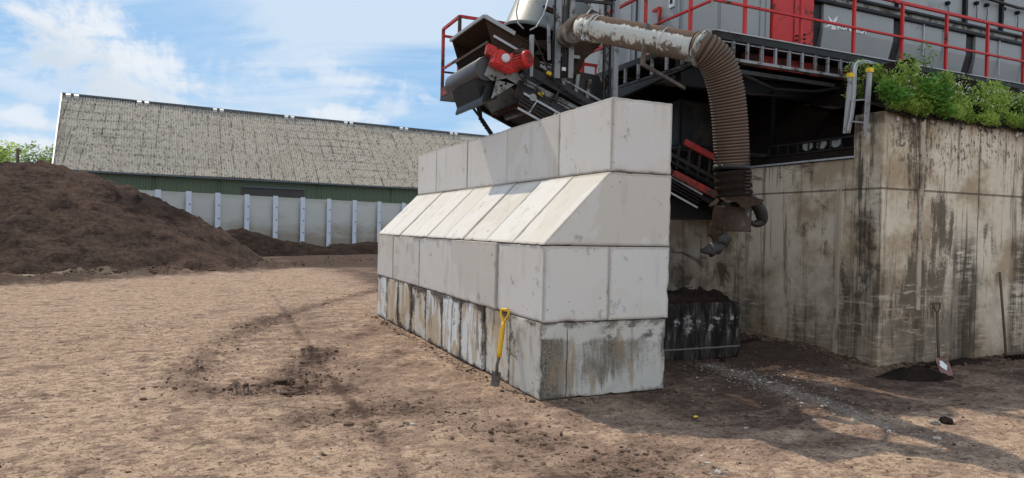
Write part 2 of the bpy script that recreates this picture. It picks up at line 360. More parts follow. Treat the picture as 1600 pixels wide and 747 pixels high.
# ------------------------------------------------------------------ world
W = bpy.data.worlds.new('World'); S.world = W; W.use_nodes = True
t = NT(W.node_tree); bg = W.node_tree.nodes['Background']
sky = t.n.new('ShaderNodeTexSky'); sky.sky_type = 'NISHITA'; sky.sun_disc = False
sky.sun_elevation = math.asin(SUN.z); sky.sun_rotation = math.atan2(SUN.x, SUN.y)
sky.air_density = 1.0; sky.dust_density = .6; sky.ozone_density = 1.6
d = t.n.new('ShaderNodeTexCoord').outputs['Generated']
dx, dy, dz = t.xyz(d)
zz = t.math('MAXIMUM', t.add(dz, .10), .03)
pl = t.comb(t.math('DIVIDE', dx, zz), t.math('DIVIDE', dy, zz), .3)      # cloud layer seen in perspective
def rotz(v, a):
    n = t.n.new('ShaderNodeVectorRotate'); n.rotation_type = 'Z_AXIS'; t.put(n.inputs['Vector'], v); n.inputs['Angle'].default_value = a; return n.outputs[0]
pr = rotz(pl, R(35))
wisp = t.noise(pr, .55, 9, .6, .5, sc3=(.55, 1.5, 1)); broad = t.noise(pl, .33, 6, .55, .3)
fin = t.noise(pr, 1.9, 8, .62, .6, sc3=(.6, 1.5, 1))
cl = t.add(t.add(t.mul(wisp, .5), t.mul(broad, .5)), t.mul(t.sub(fin, .5), .22))
veil = t.add(t.mul(t.step(t.add(cl, t.mul(t.sub(fin, .5), .3)), .34, .56), .80), .16)
col = t.mix(.7, t.vm('MULTIPLY', sky.outputs[0], (.7, .9, 1.0)), (1.6, 3.5, 6.0))
VEIL = (5.2, 6.1, 7.1)
hz_ = t.step(dz, .22, .0)
col = t.mix(t.mul(hz_, .75), col, (3.9, 5.3, 6.9))
def disc(px, py, r_):
    v = (cf + cr*((px-800)/F) - cu*((py-373.5)/F)).normalized()
    return t.step(t.add(t.vm('DISTANCE', d, tuple(v)), t.mul(t.sub(fin, .5), .25)), r_, r_*.35)
gap = t.math('MAXIMUM', t.math('MAXIMUM', disc(290, 70, .15), disc(90, 60, .09)), t.math('MAXIMUM', disc(650, 165, .13), disc(60, 155, .10)))
veil = t.mul(veil, t.sub(1, t.mul(gap, .55)))
col = t.mix(t.mul(veil, .9), col, VEIL)
# cumulus banks, placed by direction
def bank(px, py, wx, wy, tilt):
    v = (cf + cr*((px-800)/F) - cu*((py-373.5)/F)).normalized()
    a = Vector((v.y, -v.x, 0)).normalized(); b = a.cross(v)
    a2 = a*math.cos(tilt)+b*math.sin(tilt); b2 = b*math.cos(tilt)-a*math.sin(tilt)
    ux = t.math('DIVIDE', t.vm('DOT_PRODUCT', d, tuple(a2)), wx); uy = t.math('DIVIDE', t.vm('DOT_PRODUCT', d, tuple(b2)), wy)
    ff = t.step(t.vm('DOT_PRODUCT', d, tuple(v)), .5, .7)
    return t.mul(t.sub(1, t.math('SQRT', t.add(t.mul(ux, ux), t.mul(uy, uy)))), ff), uy
puf = t.noise(d, 11, 10, .64, .5); puf2 = t.noise(rotz(d, .6), 5, 8, .6, .8, sc3=(1, 1, 3.2))
mask = None; shade = None
for op, args in ((1, (138, 68, .085, .048, R(-34))), (1, (200, 97, .10, .05, R(-30))), (.9, (260, 118, .09, .036, R(-16))), (.55, (395, 105, .11, .04, R(14))), (.6, (530, 125, .12, .03, R(-14))), (.85, (545, 182, .05, .018, R(-6))), (.8, (30, 186, .08, .016, R(-5))), (.85, (50, 228, .13, .02, R(0))), (.5, (20, 130, .07, .014, R(-12))), (.5, (330, 175, .2, .02, R(-8)))):
    g, uy = bank(*args)
    m = t.mul(t.step(t.add(t.mul(g, .85), t.add(t.mul(t.sub(puf, .5), 3.0), t.mul(t.sub(puf2, .5), 2.4))), .0, .75), op)
    mask = m if mask is None else t.math('MAXIMUM', mask, m)
    sh = t.mul(m, t.step(t.add(uy, t.mul(t.sub(puf, .5), 3)), .25, -.75)); shade = sh if shade is None else t.math('MAXIMUM', shade, sh)
ccol = t.mix(t.mul(shade, .8), (6.7, 6.95, 7.3), (4.6, 5.3, 5.95))
col = t.mix(t.mul(mask, .92), col, ccol)
# added unseen brightening of the sky behind the camera, lifts the shaded faces
back_fill = t.step(t.vm('DOT_PRODUCT', d, tuple(Vector((-.45, -.85, .30)).normalized())), .0, .75)
col = t.mix(t.mul(back_fill, t.add(.36, t.mul(t.sub(broad, .5), .8))), col, (11.5, 11.6, 11.6))
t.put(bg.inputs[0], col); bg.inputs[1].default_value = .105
vs = S.view_settings; vs.view_transform = 'Standard'; vs.look = 'None'; vs.exposure = .32; vs.gamma = 1
S.render.engine = 'CYCLES'

# ------------------------------------------------------------------ mesh helpers
class MB:
    def __init__(s): s.v = []; s.f = []; s.sm = []
    def add(s, vs, fs, smooth=False):
        b = len(s.v); s.v += [Vector(v) for v in vs]; s.f += [[i+b for i in f] for f in fs]; s.sm += [smooth]*len(fs); return s
    def obox(s, c, ax, ay, az):
        """box: centre, three half-axis vectors"""
        c, ax, ay, az = map(Vector, (c, ax, ay, az)); vs = []
        for k in (-1, 1):
            for j in (-1, 1):
                for i in (-1, 1): vs.append(c+ax*i+ay*j+az*k)
        return s.add(vs, [(0, 2, 3, 1), (4, 5, 7, 6), (0, 1, 5, 4), (2, 6, 7, 3), (0, 4, 6, 2), (1, 3, 7, 5)])
    def box(s, a, b):
        a, b = Vector(a), Vector(b); c = (a+b)/2; h = (b-a)/2
        return s.obox(c, (abs(h.x), 0, 0), (0, abs(h.y), 0), (0, 0, abs(h.z)))
    def bar(s, a, b, w, h=None, up=(0, 0, 1)):
        """square bar from a to b"""
        a, b, up = Vector(a), Vector(b), Vector(up); h = w if h is None else h; d = (b-a)
        n = d.normalized()
        if abs(n.dot(up)) > .98: up = Vector((0, 1, 0))
        x = n.cross(up).normalized(); y = x.cross(n)
        return s.obox((a+b)/2, d/2, x*w/2, y*h/2)
    def prism(s, pts, ext):
        pts = [Vector(p) for p in pts]; e = Vector(ext); n = len(pts)
        vs = pts+[p+e for p in pts]
        fs = [list(range(n))[::-1], list(range(n, 2*n))]+[(i, (i+1) % n, n+(i+1) % n, n+i) for i in range(n)]
        return s.add(vs, fs)
    def tube(s, path, rad, seg=12, cap=True, smooth=True):
        path = [Vector(p) for p in path]; n = len(path)
        rs = rad if isinstance(rad, (list, tuple)) else [rad]*n
        t0 = (path[1]-path[0]).normalized(); ref = Vector((0, 0, 1)) if abs(t0.z) < .9 else Vector((1, 0, 0))
        x = t0.cross(ref).normalized(); vs = []; fs = []
        for i, p in enumerate(path):
            tt = (path[min(i+1, n-1)]-path[max(i-1, 0)]).normalized()
            x = (x-tt*x.dot(tt)).normalized(); y = tt.cross(x)
            for k in range(seg):
                a = 2*math.pi*k/seg; vs.append(p+(x*math.cos(a)+y*math.sin(a))*rs[i])
        for i in range(n-1):
            for k in range(seg): fs.append((i*seg+k, i*seg+(k+1) % seg, (i+1)*seg+(k+1) % seg, (i+1)*seg+k))
        s.add(vs, fs, smooth)
        if cap:
            b = len(s.v)-n*seg
            s.f += [[b+k for k in range(seg)][::-1], [b+(n-1)*seg+k for k in range(seg)]]; s.sm += [False, False]
        return s
    def build(s, name, m, parent=None, at=None, bevel=0, recalc=True):
        o0 = Vector(at) if at is not None else Vector((0, 0, 0))
        me = bpy.data.meshes.new(name)
        me.from_pydata([tuple(v-o0) for v in s.v], [], s.f)
        me.polygons.foreach_set('use_smooth', s.sm)
        if recalc or bevel:
            bm = bmesh.new(); bm.from_mesh(me)
            bmesh.ops.recalc_face_normals(bm, faces=bm.faces)
            if bevel:
                ed = [e for e in bm.edges if len(e.link_faces) == 2 and e.calc_face_angle(0) > .6]
                bmesh.ops.bevel(bm, geom=ed, offset=bevel, segments=2, affect='EDGES', clamp_overlap=True)
            bm.to_mesh(me); bm.free()
        me.materials.append(MATS[m])
        o = bpy.data.objects.new(name, me); COL.objects.link(o); o.location = o0
        if parent is not None: parent_to(o, parent)
        return o
WM = {}
def parent_to(o, p):
    """keep world placement: every parent here is unrotated, so only offsets matter"""
    o.parent = p; o.location = Vector(o.location)-wpos(p)
def wpos(o):
    v = Vector(o.location)
    while o.parent is not None: o = o.parent; v += Vector(o.location)
    return v
def thing(name, label, cat, loc=(0, 0, 0), group=None):
    o = bpy.data.objects.new(name, None); COL.objects.link(o); o.location = loc; o.empty_display_size = .2
    return tag(o, label, cat, group)
def tag(o, label, cat, group=None):
    o['label'] = label; o['category'] = cat
    if group: o['group'] = group
    return o
def attr(o, name, vals):
    a = o.data.attributes.new(name, 'FLOAT', 'POINT'); a.data.foreach_set('value', np.asarray(vals, dtype=np.float32))
# numpy value-noise fbm
def _h(ix, iy, s):
    n = (ix.astype(np.int64)*374761393+iy.astype(np.int64)*668265263+s*974711) & 0x7fffffff
    n = ((n ^ (n >> 13))*1274126177) & 0x7fffffff
    return ((n ^ (n >> 16)) & 0xffff)/65535.0
def vnoise(x, y, s=0):
    ix = np.floor(x); iy = np.floor(y); fx = x-ix; fy = y-iy
    fx = fx*fx*fx*(fx*(fx*6-15)+10); fy = fy*fy*fy*(fy*(fy*6-15)+10)
    a = _h(ix, iy, s); b = _h(ix+1, iy, s); c = _h(ix, iy+1, s); d = _h(ix+1, iy+1, s)
    return (a*(1-fx)+b*fx)*(1-fy)+(c*(1-fx)+d*fx)*fy
def fbm(x, y, s=0, o=5, g=.5):
    v = 0; a = 1; tot = 0
    for i in range(o):
        v = v+a*vnoise(x*2**i+i*17.3, y*2**i+i*9.1, s+i*31); tot += a; a *= g
    return v/tot
def sstep(v, a, b):
    k = np.clip((v-a)/(b-a), 0, 1); return k*k*(3-2*k)
def seg_dist(x, y, pts):
    d = None; par = None
    for (x0, y0), (x1, y1) in zip(pts[:-1], pts[1:]):
        ex, ey = x1-x0, y1-y0; tt = np.clip(((x-x0)*ex+(y-y0)*ey)/(ex*ex+ey*ey), 0, 1)
        q = np.hypot(x-x0-tt*ex, y-y0-tt*ey); d = q if d is None else np.minimum(d, q)
    return d
def grid_mesh(name, xs, ys, zfn, m):
    X, Y = np.meshgrid(xs, ys); Z = zfn(X, Y); nx, ny = len(xs), len(ys)
    me = bpy.data.meshes.new(name); me.vertices.add(nx*ny)
    me.vertices.foreach_set('co', np.stack([X, Y, Z], -1).reshape(-1).astype(np.float32))
    i = np.arange(nx*ny).reshape(ny, nx)
    q = np.stack([i[:-1, :-1], i[:-1, 1:], i[1:, 1:], i[1:, :-1]], -1).reshape(-1, 4)
    me.loops.add(q.size); me.loops.foreach_set('vertex_index', q.reshape(-1).astype(np.int32))
    me.polygons.add(len(q)); me.polygons.foreach_set('loop_start', (np.arange(len(q))*4).astype(np.int32))
    me.polygons.foreach_set('use_smooth', np.ones(len(q), bool))
    me.update(); me.validate(); me.materials.append(MATS[m])
    o = bpy.data.objects.new(name, me); COL.objects.link(o); return o, X.ravel(), Y.ravel()
def g0(x, y): v = U(x, y, Z=0); return (v.x, v.y)
# ------------------------------------------------------------------ ground
def nonuni(a, b, st, lo, hi, gr=1.16):
    core = list(np.arange(a, b, st)); s = st; v = core[-1]
    while v < hi: s *= gr; v += s; core.append(v)
    s = st; v = a; pre = []
    while v > lo: s *= gr; v -= s; pre.append(v)
    return np.array(pre[::-1]+core)
xs = nonuni(-6.6, 6.2, .034, -2600, 2600); ys = nonuni(-3.4, 6.5, .036, -60, 3000, 1.045)
track_arcs = [[g0(*p) for p in L] for L in (
    [(300, 620), (310, 580), (340, 540), (420, 500), (520, 470), (600, 450)],
    [(640, 740), (600, 690), (560, 640), (500, 570), (455, 500), (410, 440)],
    [(360, 615), (420, 608), (480, 605), (470, 580), (500, 550)],
    [(480, 660), (560, 640), (640, 640), (720, 660), (840, 690), (960, 720), (1080, 730)])]
far_strip = [g0(*p) for p in ((-100, 443), (60, 438), (150, 430), (260, 425), (420, 416), (600, 409))]
gravel_line = [g0(*p) for p in ((1110, 572), (1170, 590), (1230, 612), (1290, 630), (1360, 655), (1480, 690), (1620, 735))]
def gz(X, Y):
    dist = np.hypot(X+3.2, Y+6.3); fade = np.exp(-np.maximum(dist-8, 0)/26)
    a = (fbm(X*.35, Y*.35, 1, 3)-.5)*.10
    b = (fbm(X*1.6, Y*2.4, 5, 5, .6)-.5)
    lumps = np.maximum(fbm(X*4.5, Y*6.5, 9, 4, .6)-.56, 0)
    z = a*fade + b*.055*fade + lumps*.10*fade*(1-.75*sstep(X, .2, 1.2)*(X < 40))
    for k, L in enumerate(track_arcs):
        dd = seg_dist(X, Y, L); w = np.exp(-(dd/.34)**2)
        z = z - w*.014 + w*np.maximum(fbm(X*5, Y*8, 40+k, 4, .6)-.45, 0)*(.15, .05, .22, .1)[k]
    dd = seg_dist(X, Y, far_strip)
    z = z + np.exp(-(dd/1.5)**2)*np.maximum(fbm(X*1.3, Y*1.9, 60, 4, .6)-.42, 0)*.95
    # spill against the retaining wall and round the blocks
    cx = np.clip(X-5.2, -9, 0); m = np.exp(-((X-5.0)/.5)**2)*sstep(Y, .0, 1.0)*sstep(-Y, -9, -5)
    z = z + m*(.08+.12*fbm(X*2, Y*2, 71, 3))*0.8
    m2 = np.exp(-np.maximum(.02-Y, 0)/.35)*sstep(X, 5.3, 5.6)*(Y < .3)
    z = z + m2*.05*fbm(X*3, Y*3, 72, 3)
    near_blocks = (X > -.12) & (X < 1.7) & (Y > -.12) & (Y < 7.4)
    z = np.where(near_blocks, np.minimum(z, -.004), z)
    far = sstep(dist, 60, 300)
    return z*(1-far)
ground, GX, GY = grid_mesh('ground', xs, ys, gz, 'ground_dirt'); ground['kind'] = 'structure'
dark = .20*np.ones_like(GX)+.35*(fbm(GX*.45, GY*.6, 91, 4)-.5)
dark += .30*sstep(GX, -3.9, -1.2)*sstep(GY, -5.5, -1.8)*sstep(-GY, -12, -7)+.14*sstep(-GY, 1.4, 3.2)*(GX < 1)                # browner soil by the block wall
for k, L in enumerate(track_arcs): dark += np.exp(-(seg_dist(GX, GY, L)/(.30, .06, .28, .26)[k])**2)*(.34, .30, .36, .28)[k]
dd = seg_dist(GX, GY, far_strip); dark += 1.0*np.exp(-(dd/1.9)**4)
dark += .9*sstep(GY, 22.5, 25)*(GX > -12)*(GX < 12)
dark += .38*sstep(GX, .3, 1.6)*sstep(GY, -2.6, -.7)*(GX < 30)
dark += .36*sstep(GX, 1.2, 2.2)*sstep(GY, .1, 1.0)*(GX < 30)
dark -= .22*sstep(-GY, 2.2, 3.4)*sstep(GX, .6, 1.5)
dark += .5*np.exp(-(np.hypot(GX+1.05, GY+2.6)/.8)**2)
for pts_, w_, a_ in (((( -60, 560), (200, 520), (420, 470), (600, 436)), .20, .22), ((( -60, 600), (230, 545), (460, 486), (620, 447)), .20, .20), (((60, 760), (300, 660), (500, 560), (600, 500)), .18, .22), (((180, 770), (420, 680), (560, 590), (640, 530)), .18, .22), (((1000, 760), (1150, 700), (1330, 660), (1640, 640)), .2, -.3), (((1180, 760), (1300, 715), (1640, 690)), .25, -.25), (((760, 760), (880, 700), (1010, 670)), .12, -.2)):
    L = [g0(*q) for q in pts_]; q_ = seg_dist(GX, GY, L); lug = .6+.8*(np.sin(GX*14+GY*9) > 0)*fbm(GX*3, GY*3, 77, 2)
    dark += a_*np.exp(-(q_/w_)**4)*lug
attr(ground, 'dark', dark)
attr(ground, 'gravel', np.exp(-(seg_dist(GX, GY, gravel_line)/.26)**2)*np.exp(-np.maximum(-1.6-GY, 0)/1.6)*.85 + .5*np.exp(-(np.hypot(GX-g0(1120, 727)[0], GY-g0(1120, 727)[1])/.25)**2))
low = fbm(GX*4.5, GY*6.5, 9, 4, .6); attr(ground, 'cavity', np.clip((.44-low)*5, 0, 1)*.6)
px0, py0 = g0(40, 432); attr(ground, 'wet', np.exp(-(((GX-px0)/2.4)**2+((GY-py0)/.8)**2))*.8)
# ------------------------------------------------------------------ heaps
def heap(name, ridge, hmax, slope, label, cat, m, xr, yr, st, seed, base=-.05, rough=.14, cap=1.2):
    def zf(X, Y):
        dd = None
        wx = X+(fbm(X*.5, Y*.5, seed+3, 3)-.5)*1.3; wy = Y+(fbm(X*.5, Y*.5, seed+4, 3)-.5)*1.3
        h = None
        for (x0, y0, h0), (x1, y1, h1) in zip(ridge[:-1], ridge[1:]):
            ex, ey = x1-x0, y1-y0; tt = np.clip(((wx-x0)*ex+(wy-y0)*ey)/(ex*ex+ey*ey), 0, 1)
            q = np.hypot(wx-x0-tt*ex, wy-y0-tt*ey); hh = h0+(h1-h0)*tt
            k = hh - slope*(np.sqrt(q*q+cap*cap)-cap)
            h = k if h is None else np.maximum(h, k)
        n = (fbm(X*.9, Y*.9, seed, 5, .6)-.5)*rough*4 + np.maximum(fbm(X*3.8, Y*3.8, seed+8, 4, .66)-.45, 0)*rough*2.8
        w = sstep(h, -.3, .6)
        return np.maximum(h + n*w, -.25) + base
    o, X, Y = grid_mesh(name, np.arange(xr[0], xr[1], st), np.arange(yr[0], yr[1], st), zf, m)
    # keep only what rises out of the ground
    bm = bmesh.new(); bm.from_mesh(o.data)
    bmesh.ops.delete(bm, geom=[f for f in bm.faces if max(v.co.z for v in f.verts) < -.12], context='FACES')
    bm.to_mesh(o.data); bm.free()
    return tag(o, label, cat)
heap('soil_heap', [(-30, 22.5, 3.2), (-13.5, 25.0, 3.1), (-9.0, 25.6, 3.25), (-7.3, 26.0, 3.42), (-6.3, 26.2, 3.2)], 3.6, .60, 'large brown compost heap with a long crumbly slope, left of the yard', 'heap', 'heap_soil', (-34, 3.0), (15, 34), .1, 11, cap=.8)
heap('soil_heap', [(-32, 28.0, 3.5), (-12.0, 28.0, 3.85), (-9.3, 28.0, 4.0), (-8.3, 28.3, 3.8)], 4.2, .6, 'rounded brown heap top showing behind the large compost heap', 'heap', 'heap_soil', (-36, -1), (22.5, 36), .15, 23)
heap('soil_bank', [(-6.5, 33.0, 1.0), (-1.4, 34.4, 1.45), (.6, 34.9, .95), (3.4, 36.0, .55), (6.6, 37.6, .75), (9.5, 38.8, .8)], 1.5, .62, 'low dark soil bank lying along the foot of the white panel wall', 'heap', 'dark_soil', (-9, 11.0), (29.5, 41), .13, 37, cap=.5, rough=.09)
def mound(name, cx, cy, rx, ry, h, label, m, seed, rz=0):
    """small free-standing pile of loose soil"""
    n = 46; vs = []; fs = []; c, s_ = math.cos(rz), math.sin(rz)
    for j in range(n):
        for i in range(n):
            a, b = (i/(n-1)*2-1)*1.15, (j/(n-1)*2-1)*1.15
            q = math.hypot(a, b); X, Y = a*rx, b*ry; X, Y = X*c-Y*s_, X*s_+Y*c
            nn = mnoise.fractal(Vector((X*4+seed, Y*4, seed)), .8, 2, 5)
            z = h*max(0, 1-q**1.4*(1+.35*nn))*(1+.5*nn) - .03*min(1, q**4)
            vs.append((cx+X, cy+Y, z))
    for j in range(n-1):
        for i in range(n-1): fs.append((j*n+i, j*n+i+1, (j+1)*n+i+1, (j+1)*n+i))
    mb = MB().add(vs, fs, True); o = mb.build(name, m, at=(cx, cy, 0), recalc=False); return tag(o, label, 'soil pile')
# ------------------------------------------------------------------ concrete blocks
def axis_pts(L, r, st):
    n = max(2, int(round((L-4*r)/st)))
    return [0, r*.3, r]+[2*r+(L-4*r)*i/n for i in range(n+1)]+[L-r, L-r*.3, L]
def block(x0, x1, y0, y1, z0, z1, m, label, slope=False, seed=0, chip=.009, group='concrete blocks of the stacked barrier wall'):
    ew = .15 if chip >= .012 else .075; g = .016 if chip == .012 else .006; x0 += g; x1 -= g; y0 += g; y1 -= g; z0 += .003; z1 -= .004
    L = (x1-x0, y1-y0, z1-z0); r = .014; ax = [axis_pts(l, r, .045) for l in L]
    vid = {}; vs = []; ed = []; fs = []
    rnd = random.Random(seed); jx, jy, jr = rnd.uniform(-.014, .014), rnd.uniform(-.003, .003), rnd.uniform(-.006, .006)
    def vert(i, j, k):
        key = (i, j, k)
        if key in vid: return vid[key]
        p = Vector((ax[0][i], ax[1][j], ax[2][k]))
        q = Vector([min(max(p[a], r), L[a]-r) for a in range(3)]); dl = p-q
        if dl.length > 1e-6: p = q+dl.normalized()*r
        ds = sorted(min(p[a], L[a]-p[a]) for a in range(3)); e = max(0, 1-ds[1]/ew)
        w = Vector((x0, y0, z0))+p
        nz = mnoise.fractal(w*5+Vector((seed, 0, 0)), .7, 2.1, 4)
        if e > .55:
            ctr = Vector([L[a]/2 for a in range(3)]); p = p+(ctr-p).normalized()*max(0, nz-.15)*chip*6*(e-.4)
        p += Vector((1, 1, 1))*mnoise.noise(w*2.3+Vector((0, seed, 0)))*.0012
        if slope:
            s0 = .8*p.z/L[2]*.985; p.x = s0+(L[0]-s0)*p.x/L[0]
        vid[key] = len(vs); vs.append(p); ed.append(e); return vid[key]
    n = [len(a)-1 for a in ax]
    def quad(f):
        fs.append(f)
    for i in range(n[0]):
        for j in range(n[1]):
            quad((vert(i, j, 0), vert(i, j+1, 0), vert(i+1, j+1, 0), vert(i+1, j, 0)))
            quad((vert(i, j, n[2]), vert(i+1, j, n[2]), vert(i+1, j+1, n[2]), vert(i, j+1, n[2])))
    for i in range(n[0]):
        for k in range(n[2]):
            quad((vert(i, 0, k), vert(i+1, 0, k), vert(i+1, 0, k+1), vert(i, 0, k+1)))
            quad((vert(i, n[1], k), vert(i, n[1], k+1), vert(i+1, n[1], k+1), vert(i+1, n[1], k)))
    for j in range(n[1]):
        for k in range(n[2]):
            quad((vert(0, j, k), vert(0, j, k+1), vert(0, j+1, k+1), vert(0, j+1, k)))
            quad((vert(n[0], j, k), vert(n[0], j+1, k), vert(n[0], j+1, k+1), vert(n[0], j, k+1)))
    c = Vector(L)/2; mb = MB(); mb.add([v-c for v in vs], fs, True)
    o = mb.build('concrete_block', m, recalc=False); o.location = Vector((x0+jx, y0+jy, z0))+c; o.rotation_euler = (0, 0, jr)
    attr(o, 'edge', ed); return tag(o, label, 'block', group)
ordn = ['first', 'second', 'third', 'fourth', 'fifth', 'sixth', 'seventh', 'eighth', 'ninth']
look = ['broad mould-streaked', 'brown-streaked', 'pale bluish', 'tan-stained', 'brown-streaked', 'white and rust-edged', 'stained cream', 'brownish', 'pale grey']
for k in range(9):
    block(0, 1.6, .8*k, .8*k+.8, 0, .8, 'concrete_endblock' if k == 0 else 'concrete_stained',
          ('mould-blackened concrete block at the near end of the bottom course' if k == 0 else
           f'{look[k]} bottom-course block, {ordn[k]} from the near end' + (', behind the yellow spade' if k == 1 else '')), seed=k+1, chip=.012)
ycuts = [0, 1.2, 2.8, 4.4, 6.0, 7.2]
for k in range(5):
    block(0, .8, ycuts[k], ycuts[k+1], .8, 1.6, 'concrete_clean',
          'clean grey block at the near left corner of the second course' if k == 0 else f'clean second-course block below the sloped blocks, {ordn[k]} from the near corner', seed=20+k)
block(.8, 1.6, 0, 1.2, .8, 1.6, 'concrete_clean', 'clean grey block at the right of the second course, on the end face', seed=30)
for k in range(9):
    block(0, 1.6, .8*k, .8*k+.8, 1.6, 2.4, 'concrete_clean',
          'sloped-face block at the near end of the third course, its side showing' if k == 0 else f'cream sloped-face block of the third course, {ordn[k]} from the near end', slope=True, seed=40+k)
for k in range(5):
    block(.8, 1.6, ycuts[k], ycuts[k+1], 2.4, 3.2, 'concrete_clean',
          ['top-course block with a patchy end face, nearest the camera', 'top-course block with dark smudges, second from the near end', 'top-course block crossed by a shadow edge, third from the near end',
           'top-course block, fourth from the near end', 'narrow top-course block at the far end'][k], seed=60+k)
# blackened block with soil on top, behind the stack
bb = block(2.35, 3.92, 1.36, 2.16, -.02, .79, 'blackened_concrete', 'blackened concrete block with soil along its top, between the block stack and the retaining wall', seed=77, chip=.02, group=None)
sl_ = MB(); n = 40
vs = []; fs = []
for j in range(12):
    for i in range(n):
        x = 2.4+1.47*i/(n-1); y = 1.39+.7*j/11; e = min(1, min(j, 11-j)/2)*min(1, min(i, n-1-i)/2)
        vs.append((x, y, .785+e*(.03+.13*max(0, .5+mnoise.fractal(Vector((x*3.2, y*3.2, 4)), .8, 2, 4)))))
for j in range(11):
    for i in range(n-1): fs.append((j*n+i, j*n+i+1, (j+1)*n+i+1, (j+1)*n+i))
o = MB().add(vs, fs, True).build('loose_soil', 'dark_soil', at=(3.1, 1.7, .785), recalc=False); tag(o, 'lumpy dark soil lying on top of the blackened block', 'soil')
# ------------------------------------------------------------------ retaining wall
rw = thing('retaining_wall', 'tall stained concrete retaining wall with dark runs and pitted top, on the right', 'wall', (5.2, .16, 0))
def wallbox(a, b, nx=.12):
    """wall body as a gridded box so that its edges can crumble"""
    mb = MB(); mb.box(a, b); return mb
mb = MB(); mb.box((5.2, .16, -.1), (22, .62, 3.47)); mb.build('wall_face', 'wall_concrete', rw, bevel=.012)
mb = MB(); mb.box((5.2, .622, -.1), (5.7, 2.62, 2.86)); mb.build('wall_face', 'wall_concrete', rw, bevel=.01)
mb = MB(); mb.box((5.2, 2.624, -.1), (5.7, 16, 2.36)); mb.build('wall_face', 'wall_concrete', rw, bevel=.01)
mb = MB(); mb.bar((5.19, .82, 0), (5.19, .82, 2.44), .05, .055); mb.build('joint_strip', 'wall_strip', rw)
mb = MB(); mb.bar((5.98, .15, .75), (5.98, .15, 3.42), .085, .03); mb.build('joint_strip', 'wall_strip', rw)
# crumbled corner patch and pale broken lumps along the top
mb = MB()
for k in range(26):
    x = 5.28+k*.175+random.uniform(-.06, .06); w = random.uniform(.02, .055); z = 3.40+random.uniform(-.03, .05)
    if random.random() < .25: continue
    pts = [(x+w*math.cos(a)*random.uniform(.6, 1.2), .135, z+w*1.1*math.sin(a)*random.uniform(.5, 1.2)) for a in np.linspace(0, 2*math.pi, 8)[:-1]]
    mb.prism(pts, (0, .03, 0))
mb.build('spalled_edge', 'pale_stone', rw)
# soil bed on the wall top
n, mm = 120, 16; vs = []; fs = []
for j in range(mm):
    for i in range(n):
        x = 5.25+12*i/(n-1); b = j/(mm-1); y = .10+1.7*b
        nn = mnoise.fractal(Vector((x*2.5, y*2.5, 8)), .8, 2, 4)
        z = 3.475+.10*(1+nn)*min(1, b*8)+.18*b - (.06+.04*nn if j == 0 else 0)
        vs.append((x, y+.035*nn, z))
for j in range(mm-1):
    for i in range(n-1): fs.append((j*n+i, j*n+i+1, (j+1)*n+i+1, (j+1)*n+i))
o = MB().add(vs, fs, True).build('soil_bed', 'dark_crust', at=(8, .9, 3.47), recalc=False); tag(o, 'dark soil bed under the weeds along the top of the retaining wall', 'soil bed')
# dark crusted bay wall behind the recess, ledge with metal lip
bay = thing('feed_bay', 'dark soil-crusted recess under the platform, behind the ladder', 'bay', (5.9, 2, 2.9))
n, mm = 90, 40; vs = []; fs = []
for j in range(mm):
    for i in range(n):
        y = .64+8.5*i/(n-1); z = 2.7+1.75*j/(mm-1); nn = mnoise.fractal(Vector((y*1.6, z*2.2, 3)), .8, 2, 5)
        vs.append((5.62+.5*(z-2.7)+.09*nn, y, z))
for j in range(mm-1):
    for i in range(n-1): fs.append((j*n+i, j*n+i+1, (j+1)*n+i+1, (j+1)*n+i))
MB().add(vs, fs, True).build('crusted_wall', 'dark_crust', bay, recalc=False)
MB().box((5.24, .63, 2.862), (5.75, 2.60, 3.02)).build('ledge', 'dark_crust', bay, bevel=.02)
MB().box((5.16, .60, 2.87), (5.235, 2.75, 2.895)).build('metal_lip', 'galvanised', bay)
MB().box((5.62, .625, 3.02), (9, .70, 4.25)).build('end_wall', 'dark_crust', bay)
lad = thing('cable_ladder', 'short galvanised cable ladder with pale panels lying on the dark ledge', 'cable ladder', (5.25, 1.2, 3.05))
mb = MB()
for z in (3.03, 3.19): mb.bar((5.25, .62, z), (5.25, 2.35, z), .02, .02)
for y in np.arange(.66, 2.3, .2): mb.bar((5.25, y, 3.04), (5.25, y, 3.18), .018, .018)
mb.build('rail_frame', 'black_steel', lad)
for y in (.98, 1.24, 1.5): 
    pts = [(5.27, y-.09, 3.17), (5.27, y+.09, 3.17), (5.27, y+.085, 3.09), (5.27, y+.03, 3.06), (5.27, y-.04, 3.065), (5.27, y-.085, 3.1)]
    MB().prism(pts, (.02, 0, 0)).build('pale_panel', 'grey_dirty', lad)

